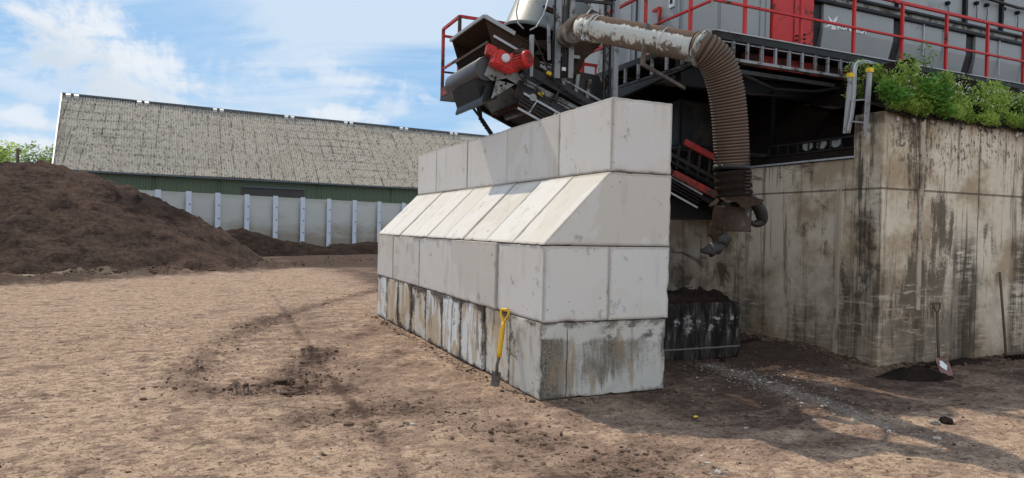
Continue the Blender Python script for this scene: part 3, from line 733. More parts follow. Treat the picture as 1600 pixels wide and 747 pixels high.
# ------------------------------------------------------------------ panel wall with steel posts
pw = thing('panel_wall', 'white concrete panel wall between pale steel posts, behind the heaps', 'wall', U(400, 395, Z=0))
HP = 3.4
wa, wb = U(211, 296.3, Z=HP), U(625, 318.2, Z=HP); wa.z = wb.z = 0
wd = (wb-wa).normalized(); wn = Vector((wd.y, -wd.x, 0))          # wn looks towards the yard
def on_wall(px, py=330):
    """where a pixel column meets the wall line"""
    q = U(px, py, Z=1.0); dv = (q-CP); dv.z = 0
    a, b = dv.x, dv.y; det = a*(-wd.y)-(-wd.x)*b
    w = wa-CP; w.z = 0; tt = (w.x*(-wd.y)-(-wd.x)*w.y)/det
    p = CP+dv*tt; p.z = 0; return p
pcols = [105, 151, 198, 243.5, 291.5, 337, 382.5, 427, 469.5, 510.5, 550.5, 589, 627, 664]
pp = [on_wall(x) for x in pcols]
for a, b in zip(pp[:-1], pp[1:]):
    MB().obox((a+b)/2+Vector((0, 0, HP/2)), (b-a)/2*.992, wn*.06, (0, 0, HP/2)).build('concrete_panel', 'panel_white', pw, bevel=.01)
for p in pp:
    mb = MB(); c = p+wn*.16+Vector((0, 0, (HP+.06)/2)); hz = Vector((0, 0, (HP+.06)/2))
    mb.obox(c+wn*.10, wd*.15, wn*.012, hz); mb.obox(c, wd*.012, wn*.088, hz)
    po = mb.build('steel_post', 'post_galv', pw)
    bo = MB()
    for z in (.5, 1.25, 2.0, 2.75): bo.obox(p+wn*.285+Vector((0, 0, z))+wd*.06, wd*.03, wn*.01, (0, 0, .03))
    bo.build('bolt', 'dark_gap', po)
yp = thing('warning_post', 'small yellow post beside the far end of the block stack, before the panel wall', 'post', U(627.5, 345, Z=1.6)-Vector((0, 0, 1.6)))
c = wpos(yp); MB().tube([c, c+Vector((0, 0, 2.95))], .09, 10).build('post', 'cap_yellow', yp)
MB().obox(c+Vector((0, 0, .06)), (.2, 0, 0), (0, .2, 0), (0, 0, .06)).build('foot', 'galvanised', yp)
# ------------------------------------------------------------------ barn
barn = thing('barn', 'long green barn with a lichen-speckled grey corrugated roof', 'barn', (0, 64, 0))
eL, rL = U(82, 263, Z=6.0), U(97, 148, Z=14.0)
eR = Vector((46, 69.8, 6.0)); rR = Vector((48, 81.3, 14.0))
bx = (eR-eL).normalized(); bn = Vector((-bx.y, bx.x, 0))
LEN = (eR-eL).length; rows = 9; step = .22; nc = int(LEN/step*4)
vs = []; fs = []
for r_ in range(rows):
    for e in (0, 1):
        tt = (r_+e*1.03)/rows
        for i in range(nc+1):
            u_ = i/nc
            p = eL.lerp(eR, u_).lerp(rL.lerp(rR, u_), tt)
            sh = (r_ % 2)*.5
            amp = .065*math.cos(2*math.pi*(i/4))
            sag = -.05*math.sin(u_*19+r_*.4)-.07*math.sin(tt*math.pi)*math.sin(u_*41)
            vs.append(p+Vector((0, -.5, .85))*(amp+(.012 if e == 0 else .0)+sag))
for r_ in range(rows):
    b0 = r_*2*(nc+1)
    for i in range(nc): fs.append((b0+i, b0+i+1, b0+nc+1+i+1, b0+nc+1+i))
roof = MB().add(vs, fs, False).build('roof', 'roof_sheet', barn, at=eL, recalc=False)
roof.rotation_euler = (0, 0, 0)
# far slope and gable verge
MB().add([rL, rR, rR+bn*11.5+Vector((0, 0, -8)), rL+bn*11.5+Vector((0, 0, -8))], [(0, 1, 2, 3)]).build('rear_roof', 'roof_sheet', barn, recalc=False)
vg = MB(); vg.bar(eL+Vector((-.02, -.1, -.05)), rL+Vector((-.02, 0, .05)), .10, .3); vg.build('verge_trim', 'white_paint', barn)
rg = MB(); rg.bar(rL+Vector((0, 0, .12)), rR+Vector((0, 0, .12)), .42, .16); ridge = rg.build('ridge_cap', 'ridge_dark', barn)
for px in (101, 225, 342, 452, 543, 630, 708, 775):
    u_ = (px-97)/(735-97); u_ = max(0, min(1, u_))
    # the ridge runs straight, so step along it by perspective
    q = U(px, 147+(px-97)*.1005, Y=rL.y); k = 0
    best = min((abs((lambda v: 800+F*v.dot(cr)/v.dot(cf))(rL.lerp(rR, f_/400)-CP)-px), f_/400) for f_ in range(401))[1]
    c = rL.lerp(rR, best)+bx*(.75 if best < .01 else 0)
    for s_ in (-.45, .45):
        m_ = MB(); m_.obox(c+bx*s_*.75+Vector((0, -.35, -.06)), bx*.2, (0, .12, .08), (0, -.08, .12)); m_.build('ridge_vent', 'white_paint', ridge)
gut = MB(); gut.bar(eL+Vector((-.2, -.08, -.10)), eR+Vector((0, -.08, -.10)), .14, .14); gut.build('gutter', 'ridge_dark', barn)
# green wall: ribbed cladding
wl, wr = eL+bn*.45, eR+bn*.45; vs = []; fs = []; nb = int(LEN/.5)
prof = [(0, 0), (.3, 0), (.36, -.05), (.48, -.05), (.54, 0)]
k = 0; L_ = (wr-wl).length; dd_ = 0
while dd_ < L_:
    for a, b in ((0, 0), (.22, 0), (.27, -.06), (.40, -.06), (.45, 0)):
        for z in (0, 5.95): vs.append(Vector((wl.x, wl.y, z))+bx*(dd_+a)+bn*b)
    dd_ += .5
for i in range(len(vs)//2-1): fs.append((2*i, 2*i+2, 2*i+3, 2*i+1))
MB().add(vs, fs).build('cladding', 'cladding_green', barn, recalc=False)
g2 = [Vector((wl.x, wl.y, 0)), Vector((wl.x, wl.y, 5.95)), rL+Vector((.35, 0, -.1)), Vector((rL.x+.35, rL.y, 5.9))+bn*11, Vector((rL.x+.35, rL.y, 0))+bn*11]
MB().add(g2, [range(5)]).build('gable_wall', 'cladding_green', barn, recalc=False)
def on_barn(px, z):
    best = min((abs((lambda v: 800+F*v.dot(cr)/v.dot(cf))(Vector((wl.x, wl.y, z)).lerp(Vector((wr.x, wr.y, z)), f_/2000)-CP)-px), f_/2000) for f_ in range(2001))[1]
    return Vector((wl.x, wl.y, z)).lerp(Vector((wr.x, wr.y, z)), best)
a, b = on_barn(378, 4), on_barn(474, 4)
MB().obox((a+b)/2-bn*.12+Vector((0, 0, -1.7)), (b-a)/2, bn*.05, (0, 0, 2.9)).build('door_opening', 'shade_opening', barn)
mb = MB(); hd = Vector((0, 0, 1.25)); mb.bar(a+hd-bn*.2, b+hd-bn*.2, .16, .12); mb.build('door_rail', 'ridge_dark', barn)
for px in (238, 495, 340, 610):
    c = on_barn(px, 0)-bn*.13; m_ = MB(); m_.tube([c, c+Vector((0, 0, 5.9))], .07, 8); m_.build('downpipe', 'cladding_green', barn)
# ------------------------------------------------------------------ foliage
def leaf_mesh(name, m, centres, n, size, parent=None, at=None, elong=1.6, upright=.0, seed=0, flat=.5):
    """n small folded leaves scattered in ellipsoidal clumps [(centre, (rx,ry,rz), weight)]"""
    rg_ = random.Random(seed); vs = []; fs = []; tone = []
    tot = sum(c[2] for c in centres); at = Vector(at) if at is not None else Vector(centres[0][0])
    for c, rr, w in centres:
        base_t = rg_.uniform(.1, .75)
        for _ in range(int(n*w/tot)):
            while True:
                a = Vector((rg_.uniform(-1, 1), rg_.uniform(-1, 1), rg_.uniform(-1, 1)))
                if a.length < 1: break
            a = a.normalized()*(a.length**.55)
            p = Vector(c)+Vector((a.x*rr[0], a.y*rr[1], a.z*rr[2]))
            dr = Vector((rg_.gauss(0, 1), rg_.gauss(0, 1), rg_.gauss(0, flat)+upright)).normalized()
            sd = dr.cross(Vector((rg_.gauss(0, .4), rg_.gauss(0, .4), 1))).normalized(); up = sd.cross(dr)
            s_ = size*rg_.uniform(.55, 1.35); b = len(vs)
            vs += [p-at, p+dr*s_*elong*.5+sd*s_*.38-up*s_*.08-at, p+dr*s_*elong-at, p+dr*s_*elong*.5-sd*s_*.38-up*s_*.08-at]
            fs += [(b, b+1, b+2), (b, b+2, b+3)]; tv = min(1, max(0, base_t+rg_.gauss(0, .22))); tone += [tv]*4
    me = bpy.data.meshes.new(name); me.from_pydata([tuple(v) for v in vs], [], fs); me.materials.append(MATS[m])
    o = bpy.data.objects.new(name, me); COL.objects.link(o); o.location = at
    if parent is not None: parent_to(o, parent)
    attr(o, 'tone', tone); return o
def tree(base, h, w, label, m, seed, n=2600, leaf=.3):
    rg_ = random.Random(seed); base = Vector(base)
    tr = thing('tree', label, 'tree', base, 'trees beyond the heap')
    tk = MB(); tk.tube([base, base+Vector((.1, 0, h*.3)), base+Vector((-.1, .1, h*.62)), base+Vector((.1, .2, h*.9))], [.28, .22, .14, .03], 9)
    cl = []
    for k in range(16):
        a = rg_.uniform(0, 6.28); q = rg_.uniform(.15, 1)*w; z = h*(rg_.uniform(.28, .95)); q *= (1-.55*max(0, z/h-.5)*2)
        c = base+Vector((q*math.cos(a), q*math.sin(a), z)); s_ = rg_.uniform(.28, .5)*w*.7
        cl.append((c, (s_, s_, s_*.75), s_))
        tk.tube([base+Vector((0, 0, z*.55)), (base+Vector((0, 0, z*.75))).lerp(c, .5), c], [.09, .06, .02], 6)
    tk.build('trunk', 'bark', tr); leaf_mesh('crown', m, cl, n, leaf, tr, base, seed=seed)
tree(U(-2, 300, Y=92).xy.to_3d(), 10.6, 5.0, 'darker green tree at the left picture edge, beyond the heap', 'leaf_weed', 3)
tree(U(66, 300, Y=96).xy.to_3d(), 10.9, 4.8, 'pale green airy tree next to the barn gable', 'leaf_pale', 4, 2000)
tree(U(36, 300, Y=99).xy.to_3d(), 10.4, 4.8, 'pale green bush-like tree between the dark tree and the gable tree', 'leaf_pale', 5, 2200)
UPB = U(27, 300, Y=80).xy.to_3d()
ut = thing('utility_pole', 'thin dark pole standing in front of the far trees', 'pole', UPB)
MB().tube([UPB, UPB+Vector((0, 0, 9.0))], .14, 8).build('post', 'bark', ut); MB().obox(UPB+Vector((0, 0, 8.8)), (.3, 0, 0), (0, .08, 0), (0, 0, .06)).build('crossarm', 'bark', ut)
cl = []
rg_ = random.Random(5)
for k in range(95):
    x = 5.35+k*.074+rg_.uniform(-.1, .1); q = rg_.uniform(0, 1); y = .12+.75*q
    z = 3.62+rg_.uniform(.0, .38)+.18*q; s_ = rg_.uniform(.11, .2)
    cl.append((Vector((x, y, z)), (s_*1.15, s_, s_*1.1), 1))
for k in range(34):
    x = 5.4+k*.2+rg_.uniform(-.1, .1); cl.append((Vector((x, .12+rg_.uniform(-.06, .05), 3.56+rg_.uniform(-.07, .05))), (.12, .08, .1), .6))
o = leaf_mesh('weeds', 'leaf_weed', cl, 36000, .029, at=(8, .5, 3.5), upright=.5, seed=8, elong=2.3); o['kind'] = 'stuff'
tag(o, 'dense green weeds growing along the top of the retaining wall', 'weeds')
mb = MB()
for k in range(420):
    x = 5.35+rg_.uniform(0, 7); y = .05+rg_.uniform(0, .9); z = 3.78+.30*(y/.9)+rg_.uniform(-.1, .22)
    for q in range(rg_.choice((2, 3, 4))):
        c = Vector((x+rg_.gauss(0, .02), y+rg_.gauss(0, .02), z+rg_.gauss(0, .015))); s_ = rg_.uniform(.006, .012)
        mb.add([c+Vector((s_, 0, 0)), c+Vector((0, 0, s_)), c+Vector((-s_, 0, 0)), c+Vector((0, 0, -s_)), c+Vector((0, -s_*.7, 0))], [(0, 1, 4), (1, 2, 4), (2, 3, 4), (3, 0, 4)])
o = mb.build('wildflowers', 'petal', recalc=False); o['kind'] = 'stuff'; tag(o, 'tiny white flowers dotted over the weeds', 'flowers')
pl_ = thing('broadleaf_plant', 'dark broad-leaved plant hanging over the wall edge among the weeds', 'plant', U(1462, 180, Y=.14))
c0_ = U(1464, 150, Y=.06)
leaf_mesh('foliage', 'leaf_dark', [(c0_+Vector((dx_, dy_, dz_)), (.14, .09, .12), 1) for dx_, dy_, dz_ in ((0, 0, 0), (.14, 0, .1), (-.16, .02, .06), (.06, -.02, -.14), (.16, -.02, -.16), (-.05, .05, .2), (.12, .1, .24))], 560, .062, pl_, c0_, seed=3, elong=1.3)
m_ = MB(); b_ = wpos(pl_)
for q in ((-.15, 0, .3), (.05, -.03, .38), (.2, 0, .22)): m_.tube([b_, b_+Vector(q)*.5+Vector((0, 0, .04)), b_+Vector(q)], .008, 6)
m_.build('stem', 'stem', pl_)
pl_ = thing('broadleaf_plant', 'low broad-leaved plant beside the ladder at the left end of the weeds', 'plant', U(1385, 172, Y=.14))
c0_ = U(1392, 145, Y=.08)
leaf_mesh('foliage', 'leaf_dark', [(c0_+Vector((dx_, dy_, dz_)), (.13, .08, .09), 1) for dx_, dy_, dz_ in ((0, 0, 0), (.14, 0, -.05), (.26, .02, .02), (-.08, .02, .08))], 300, .06, pl_, c0_, seed=13, elong=1.3)
m_ = MB(); b_ = wpos(pl_)
for q in ((-.05, 0, .2), (.15, -.03, .22)): m_.tube([b_, b_+Vector(q)*.5+Vector((0, 0, .04)), b_+Vector(q)], .007, 6)
m_.build('stem', 'stem', pl_)
pl_ = thing('sapling', 'bright green sapling rising above the weeds before the grey machine', 'plant', U(1438, 130, Y=.5))
b_ = wpos(pl_); tip = U(1445, 74, Y=.5)
m_ = MB(); m_.tube([b_, b_.lerp(tip, .5)+Vector((.02, 0, 0)), tip], [.01, .008, .003], 6)
sp = [tip, U(1424, 90, Y=.5), U(1455, 86, Y=.48), U(1437, 96, Y=.46), U(1418, 88, Y=.52), U(1450, 100, Y=.5)]
for q in sp[1:]: m_.tube([b_.lerp(tip, .55), q], .004, 5)
m_.build('stem', 'stem', pl_)
leaf_mesh('foliage', 'leaf_bright', [(q, (.07, .06, .05), 1) for q in sp], 80, .05, pl_, tip, seed=9, elong=1.5)

# ------------------------------------------------------------------ platform and its railing
YP = 1.5; ZD = 4.60                                             # front edge of the deck, deck level
XL = U(1112, 70, Y=YP).x
pf = thing('platform', 'black steel machine platform with galvanised side frames over the dark recess', 'platform', (XL, YP, 4.2))
XR = 15.0; YB = 8.5
MB().box((XL+.06, YP+.06, ZD-.05), (XR, YB, ZD-.01)).build('deck', 'black_steel', pf)
mb = MB(); mb.box((XL, YP-.02, ZD-.07), (XR, YP+.055, ZD+.035)); mb.build('edge_beam', 'black_frame', pf, bevel=.008)
mb = MB(); mb.box((XL, YP+.057, ZD-.07), (XL+.055, YB, ZD+.035)); mb.build('edge_beam', 'black_frame', pf, bevel=.008)
mb = MB(); mb.box((XL+.02, YP-.035, ZD+.037), (XR, YP-.005, ZD+.052)); mb.build('edge_strip', 'galvanised', pf)
XE = U(1330, 138, Y=YP).x
mb = MB(); mb.box((XL, YP-.03, 4.245), (XE, YP+.03, 4.285)); mb.build('lower_rail', 'rail_metal', pf)
mb = MB(); mb.box((XL+.3, YP+.05, 4.10), (XE-.3, YP+.10, 4.16)); mb.build('lower_rail', 'black_steel', pf)
mb = MB(); mb.box((XL, YP+.04, 4.24), (XL+.05, 5.2, 4.28)); mb.build('lower_rail', 'black_steel', pf)
x = XL+.1; k = 0
while x < XE:
    mb = MB()
    if k % 2 == 0:
        mb.box((x, YP-.02, 4.287), (x+.034, YP+.02, ZD-.072))
    else:
        mb.box((x, YP-.02, 4.287), (x+.012, YP+.02, ZD-.072)); mb.box((x+.03, YP-.02, 4.287), (x+.042, YP+.02, ZD-.072))
    mb.build('upright', 'rail_metal', pf); x += .27; k += 1
mb = MB()
x = XL+.16; k = 0
while x < XE-.2:
    mb.box((x, YP-.012, 4.500), (x+.20, YP-.004, 4.514)); x += .27
mb.build('cable_tray', 'rail_metal', pf)
for y in np.arange(1.75, 4.6, .38):
    MB().box((XL-.02, y, 4.282), (XL+.02, y+.04, ZD-.072)).build('upright', 'rail_metal', pf)
mb = MB(); mb.box((4.3, YP+.35, 4.33), (8.0, YP+.42, 4.52)); mb.build('cross_beam', 'red_dirty', pf)
# underframe: dirty deep beams, visible as a dark mass
for y, z0, z1 in ((2.3, 4.02, 4.52), (4.2, 3.9, 4.5), (6.5, 3.9, 4.5)):
    MB().box((XL+.1, y, z0), (XR, y+.14, z1)).build('cross_beam', 'black_frame', pf)
MB().prism([(XL-.02, 1.9, 4.22), (XL-.02, 5.3, 4.22), (XL-.02, 5.3, 4.05), (XL-.02, 4.6, 4.0)], (.07, 0, 0)).build('side_beam', 'black_frame', pf)
MB().box((XL+.2, 4.9, -.1), (XL+.44, 5.15, 4.0)).build('leg', 'black_frame', pf)
MB().box((6.6, 6.2, 2.2), (15, 6.4, 4.5)).build('rear_skirt', 'black_frame', pf)
# grey inspection hatch under the deck (pale wedge seen below the pipe)
a, b, c, d = U(1038, 122, Y=3.2), U(1064, 112, Y=3.2), U(1096, 118, Y=3.2), U(1090, 128, Y=3.2)
MB().prism([a, b, c, d], (0, .5, 0)).build('hatch_plate', 'grey_dirty', pf)
a, b, c, d = U(1185, 110, Y=2.2), U(1255, 120, Y=2.2), U(1240, 128, Y=2.2), U(1190, 124, Y=2.2)
MB().prism([a, b, c, d], (0, .08, 0)).build('hatch_plate', 'black_steel', pf)
for pts, r_ in ((((4.3, 1.9, 4.2), (5.0, 1.95, 4.05), (5.8, 1.9, 4.08), (6.4, 1.85, 4.2)), .03), (((3.6, 2.0, 4.15), (4.6, 2.05, 3.95), (5.6, 2.0, 4.0), (6.3, 2.0, 4.15)), .022)):
    m_ = MB(); m_.tube([Vector(q) for q in pts], r_, 8); m_.build('cable', 'rubber_black', pf)
for x in (4.4, 5.3):
    mb = MB(); mb.box((x, 2.25, 2.9), (x+.05, 2.3, 4.1)); mb.build('hanger', 'black_frame', pf)
mb = MB(); mb.box((4.3, 2.24, 3.02), (5.55, 2.31, 3.07)); mb.build('hanger_rail', 'black_steel', pf)
mb = MB(); mb.box((4.1, 3.1, 3.2), (5.3, 3.6, 4.0)); mb.build('gear_housing', 'black_steel', pf, bevel=.04)
rl = thing('guard_railing', 'red tubular guard railing along the edge of the machine platform', 'railing', (XL, YP, ZD))
YR = YP+.05; W_ = .045
mids = [1163, 1251, 1333.5, 1409, 1478.5, 1543, 1600]
zt = U(1478, 20, Y=YR).z; zm = U(1408, 57, Y=YR).z
zt = (zt+U(1588, 46, Y=YR).z)/2; zm = (zm+U(1200, 22, Y=YR).z+U(1560, 88, Y=YR).z)/3
for px in mids:
    x = U(px, 60, Y=YR).x
    MB().box((x-W_/2, YR-W_/2, ZD+.03), (x+W_/2, YR+W_/2, zt-.03)).build('post', 'red_paint', rl)
for k in range(3):
    x = U(1600, 60, Y=YR).x+.85*(k+1); MB().box((x-W_/2, YR-W_/2, ZD+.03), (x+W_/2, YR+W_/2, zt-.03)).build('post', 'red_paint', rl)
mb = MB(); mb.bar((XL+.03, YR, zt), (XR, YR, zt), .05, .05); mb.build('top_rail', 'red_paint', rl, bevel=.006)
mb = MB(); mb.bar((XL+.03, YR-.03, zm), (XR, YR-.03, zm), .04, .036); mb.build('mid_rail', 'red_paint', rl, bevel=.006)
XS = XL+.03
mb = MB(); mb.bar((XS, YR+.03, zm), (XS, 7.5, zm), .036, .036); mb.build('mid_rail', 'red_paint', rl, bevel=.006)
mb = MB(); mb.bar((XS, YR+.03, zt), (XS, 7.5, zt), .05, .05); mb.build('top_rail', 'red_paint', rl, bevel=.006)
for px in (1078, 1008):
    y = U(px, 60, X=XS).y
    MB().box((XS-W_/2, y-W_/2, ZD+.03), (XS+W_/2, y+W_/2, zt-.03)).build('post', 'red_paint', rl)
# ------------------------------------------------------------------ screening machine on the platform
sm = thing('screening_machine', 'long grey and red screening machine standing on the black platform', 'machine', (4, 2.6, ZD))
YM = 2.6
def XM(px, py=60, Y=YM): return U(px, py, Y=Y).x
x0 = XM(1121); x1 = XM(1204); x2 = XM(1269); x3 = XM(1284)
ZT = 8.6
MB().box((x0, YM, ZD), (x1-.01, 7.2, ZT)).build('cabin', 'machine_grey', sm, bevel=.015)
for px in (1125, 1187, 1196):
    x = XM(px); MB().box((x-.012, YM-.02, ZD+.03), (x+.012, YM-.002, ZT)).build('seam', 'grey_paint', sm)
for y in (3.6, 4.9, 5.1, 6.2):
    MB().box((x0-.018, y-.02, ZD+.03), (x0-.002, y+.02, ZT)).build('seam', 'black_frame' if y in (4.9,) else 'grey_paint', sm)
sw = U(1051, 3, X=x0)
MB().obox(sw, (.03, 0, 0), (0, .07, 0), (0, 0, .1)).build('isolator_switch', 'white_paint', sm)
MB().obox(sw+Vector((-.032, 0, .0)), (.006, 0, 0), (0, .035, 0), (0, 0, .035)).build('switch_knob', 'dark_gap', sm)
hb = U(1034, 22, X=x0)
mb = MB(); mb.bar(hb+Vector((-.05, 0, .12)), hb+Vector((-.05, 0, -.2)), .05); mb.bar(hb+Vector((-.05, .2, .1)), hb+Vector((-.05, 0, .1)), .05); mb.build('door_handle', 'red_paint', sm)
MB().box((x1, YM-.03, ZD-.05), (x2, 6.8, ZT)).build('red_panel', 'red_paint', sm, bevel=.012)
lv = MB(); xa = XM(1240); xb = XM(1256)
for k in range(7):
    z = ZD+.16+k*.075; lv.obox(Vector(((xa+xb)/2, YM-.035, z)), ((xb-xa)/2, 0, .03), (0, .008, 0), (0, 0, .014))
lv.build('louvre', 'dark_gap', sm)
mb = MB(); xx = XM(1238); mb.box((xx-.012, YM-.045, ZD+.02), (xx, YM-.031, ZT)); mb.build('seam', 'red_dirty', sm)
# drum housing: faceted belly sections with dark ribs between
def belly(xa, xb, name='housing_section', m='machine_grey', off=0.0, skew=.0):
    zc = 5.86
    prof = [(YM+.02, zc), (YM+.02, zc-.42), (YM+.10, zc-.78), (YM+.40, ZD+.02), (YM+1.6, ZD+.02), (YM+1.6, zc)]
    ins = [0, 0, .03, .11, .11, 0]
    vs = [(xa+i_, y+off, z) for (y, z), i_ in zip(prof, ins)]+[(xb-i_, y+off, z) for (y, z), i_ in zip(prof, ins)]
    n = 6; fs = [list(range(n)), list(range(n, 2*n))[::-1]]+[(i, n+i, n+(i+1) % n, (i+1) % n) for i in range(n)]
    return MB().add(vs, fs).build(name, m, sm, bevel=.006)
cuts = [(1288, 1398), (1413, 1512), (1527, 1640)]
secs = []
for pa, pb in cuts: secs.append((XM(pa, 30), XM(pb, 40)))
secs.append((secs[-1][1]+.2, secs[-1][1]+2.2))
for a, b in secs: belly(a, b)
for (a, b), (c, d) in zip([(x2, x2+.01)]+secs[:-1], secs):
    belly(b+.004, c-.004, 'dark_rib', 'black_frame', .05)
for a, b in secs[1:3]:
    for q in (.30, .62):
        xx = a+(b-a)*q; MB().box((xx-.012, YM-.012, ZD+.55), (xx+.012, YM+.018, 5.9)).build('seam', 'galvanised', sm)
xe = secs[-1][1]
mb = MB(); mb.box((x2+.02, YM-.03, 5.865), (xe, YM+.10, 5.93)); mb.build('rim_rail', 'black_frame', sm, bevel=.01)
mb = MB(); mb.box((x2+.02, YM-.03, 6.02), (xe, YM+.14, 6.07)); mb.build('rim_rail', 'black_frame', sm, bevel=.01)
mb = MB(); mb.box((x2+.02, YM+.03, 5.93), (xe, YM+.05, 6.02)); mb.build('rim_strip', 'grey_dirty', sm)
MB().box((x2+.02, YM+.16, 6.0), (xe, 6.6, ZT)).build('upper_housing', 'machine_grey', sm, bevel=.02)
for px, w in ((1517, .07), (1410, .03), (1574, .05)):
    x = XM(px, 20); MB().box((x-w/2, YM+.08, 6.07), (x+w/2, YM+.155, ZT)).build('upper_rib', 'black_frame', sm)
for px, py in ((1481, 5), (1526, 5), (1542, 8), (1568, 14), (1590, 20)):
    c = U(px, py, Y=YM+.12); m_ = MB(); m_.obox(c, (.04, 0, 0), (0, .03, 0), (0, 0, .03)); m_.tube([c, c+Vector((.02, 0, -.14)), c+Vector((.0, .0, -.36))], .008, 6); m_.build('lamp_bracket', 'dark_gap', sm)
m_ = MB(); m_.tube([U(1535, -4, Y=YM+.1), U(1560, 3, Y=YM+.05), U(1590, 12, Y=YM+.05), U(1640, 20, Y=YM+.1)], .03, 8); m_.build('cable_bundle', 'rubber_black', sm)
# emblem and lettering on the first housing section
YL = YM+.012
zc_ = U(1303, 36, Y=YL)
emb = MB()
def stroke(pts):
    emb.prism([U(x, y, Y=YL) for x, y in pts], (0, .012, 0))
stroke([(1293, 24), (1297, 28), (1305, 37), (1303, 38), (1297, 34)])
stroke([(1309, 25), (1308, 31), (1302.5, 39), (1300, 38), (1303, 31)])
stroke([(1288, 43), (1295, 38), (1300, 37.5), (1303, 39), (1297, 41)])
stroke([(1300, 40), (1304, 39.5), (1307, 45), (1304, 46.5), (1299, 46)])
stroke([(1305, 38.5), (1309, 40), (1311, 44), (1309, 48), (1308, 43)])
emb.build('emblem', 'white_paint', sm)
tc = bpy.data.curves.new('lettering', 'FONT'); tc.body = 'KOMPTECH'; tc.size = .20; tc.extrude = .003; tc.offset = .011; tc.space_character = 1.03
tob = bpy.data.objects.new('lettering_source', tc); COL.objects.link(tob)
tme = bpy.data.meshes.new_from_object(tob.evaluated_get(bpy.context.evaluated_depsgraph_get())); bpy.data.objects.remove(tob)
tme.materials.clear(); tme.materials.append(MATS['white_paint'])
lt = bpy.data.objects.new('lettering', tme); COL.objects.link(lt)
pa_, pb_ = U(1309, 44.5, Y=YL-.004), U(1353, 51, Y=YL-.004)
wdt = max(v.co.x for v in tme.vertices); sc_ = (pb_.x-pa_.x)/wdt
for v in tme.vertices: v.co = Vector((v.co.x*sc_, -v.co.z, v.co.y*sc_))
lt.location = pa_; parent_to(lt, sm)
# ------------------------------------------------------------------ conveyor
YN, YF = 2.95, 4.40
def C(x, y, Y=YN): return U(x, y, Y=Y)
def catm(P, n=6):
    out = []
    for i in range(len(P)-1):
        p0, p1, p2, p3 = P[max(i-1, 0)], P[i], P[i+1], P[min(i+2, len(P)-1)]
        for k in range(n):
            t_ = k/n; out.append(.5*((2*p1)+(-p0+p2)*t_+(2*p0-5*p1+4*p2-p3)*t_*t_+(-p0+3*p1-3*p2+p3)*t_**3))
    return out+[P[-1]]
cv = thing('discharge_conveyor', 'dirty discharge conveyor reaching over the block stack, with a red drive motor', 'conveyor', C(770, 110))
EY = Vector((0, YF-YN, 0))
ra = C(762, 106); ang = Vector((1, 0, -.405)).normalized(); nup = Vector((.405, 0, 1)).normalized()
RR = .175
rc0 = ra+Vector((0, .05, 0)); rc1 = rc0+EY-Vector((0, .1, 0))
MB().tube([rc0, rc0+Vector((0, .02, 0)), rc1-Vector((0, .02, 0)), rc1], [RR*.96, RR, RR, RR*.96], 32).build('head_roller', 'roller_grey', cv)
LB = 5.0
def cvp(s_, h_, y=0): return ra+ang*s_+nup*h_+Vector((0, y, 0))
MB().obox(cvp(LB/2, RR+.008, (YF-YN)/2), ang*LB/2, EY*.44, nup*.008).build('belt', 'rubber_black', cv)
MB().obox(cvp(LB/2+.4, -.09, (YF-YN)/2), ang*(LB/2-.4), EY*.44, nup*.008).build('belt', 'rubber_black', cv)
# side frame plates near and far
plate = [(757, 117), (767, 93), (790, 101), (832, 129), (930, 181), (922, 192), (822, 141), (792, 122), (770, 126)]
MB().prism([C(*p) for p in plate], (0, .02, 0)).build('side_plate', 'grey_dirty', cv)
MB().prism([C(*p)+EY for p in plate], (0, .02, 0)).build('side_plate', 'grey_dirty', cv)
mb = MB(); mb.bar(cvp(.5, -.06, -.03), cvp(LB, -.06, -.03), .05, .20, up=nup); mb.build('side_frame', 'black_steel', cv)
mb = MB(); mb.bar(cvp(.5, -.06, 1.43), cvp(LB, -.06, 1.43), .05, .20, up=nup); mb.build('side_frame', 'black_steel', cv)
MB().prism([C(776, 125), C(804, 132), C(768, 154)], (0, .02, 0)).build('gusset_plate', 'grey_dirty', cv)
# cable ladder along the near flank
lr = MB()
for h_ in (-.10, -.34): lr.bar(cvp(.62, h_, -.09), cvp(4.2, h_, -.09), .018, .03, up=nup)
lr.build('cable_tray', 'galvanised', cv)
for s_ in (.85, 1.2, 1.55, 1.9, 2.25):
    m_ = MB(); m_.bar(cvp(s_, -.12, -.09), cvp(s_-.04, -.32, -.09), .05, .014); m_.build('tray_rung', 'galvanised', cv)
m_ = MB()
for q in (-.16, -.21, -.26): m_.tube([cvp(.6, q, -.075), cvp(1.2, q-.02, -.075), cvp(1.9, q+.01, -.075), cvp(3.2, q, -.075), cvp(4.2, q, -.075)], .014, 6)
m_.build('cable', 'rubber_black', cv)
# bottom tray and its bulkhead
MB().prism([C(q[0], q[1], 3.0) for q in ((798, 136), (824, 160), (905, 178), (965, 200), (965, 172), (850, 132))], (0, 1.36, 0)).build('bottom_cover', 'black_frame', cv)
sp_ = MB(); path = []
for k in range(150):
    a = k/150*2*math.pi*12; path.append(C(822, 162, 3.05)+Vector((0, k/150*1.25, 0))+ang*.04*math.cos(a)+nup*.04*math.sin(a))
sp_.tube(path, .011, 6); sp_.build('spring', 'spring_red', cv)
# scraper plates under the roller
MB().prism([C(712, 177, 4.05), C(718, 152, 4.05), C(722, 152, 4.05), C(716, 177, 4.05)], (0, -1.1, 0)).build('scraper_plate', 'black_frame', cv)
a, b = C(713, 177, 4.05), C(766, 151, 3.0)
mb = MB(); mb.bar(C(713, 178, 4.05), C(713, 178, 4.05)+Vector((0, -1.12, 0)), .03, .04); mb.build('scraper_edge', 'rubber_black', cv)
MB().prism([C(706, 143, 4.05), C(716, 176, 4.05), C(738, 171, 4.05), C(736, 140, 4.05)], (0, -1.0, 0)).build('scraper_box', 'black_frame', cv)
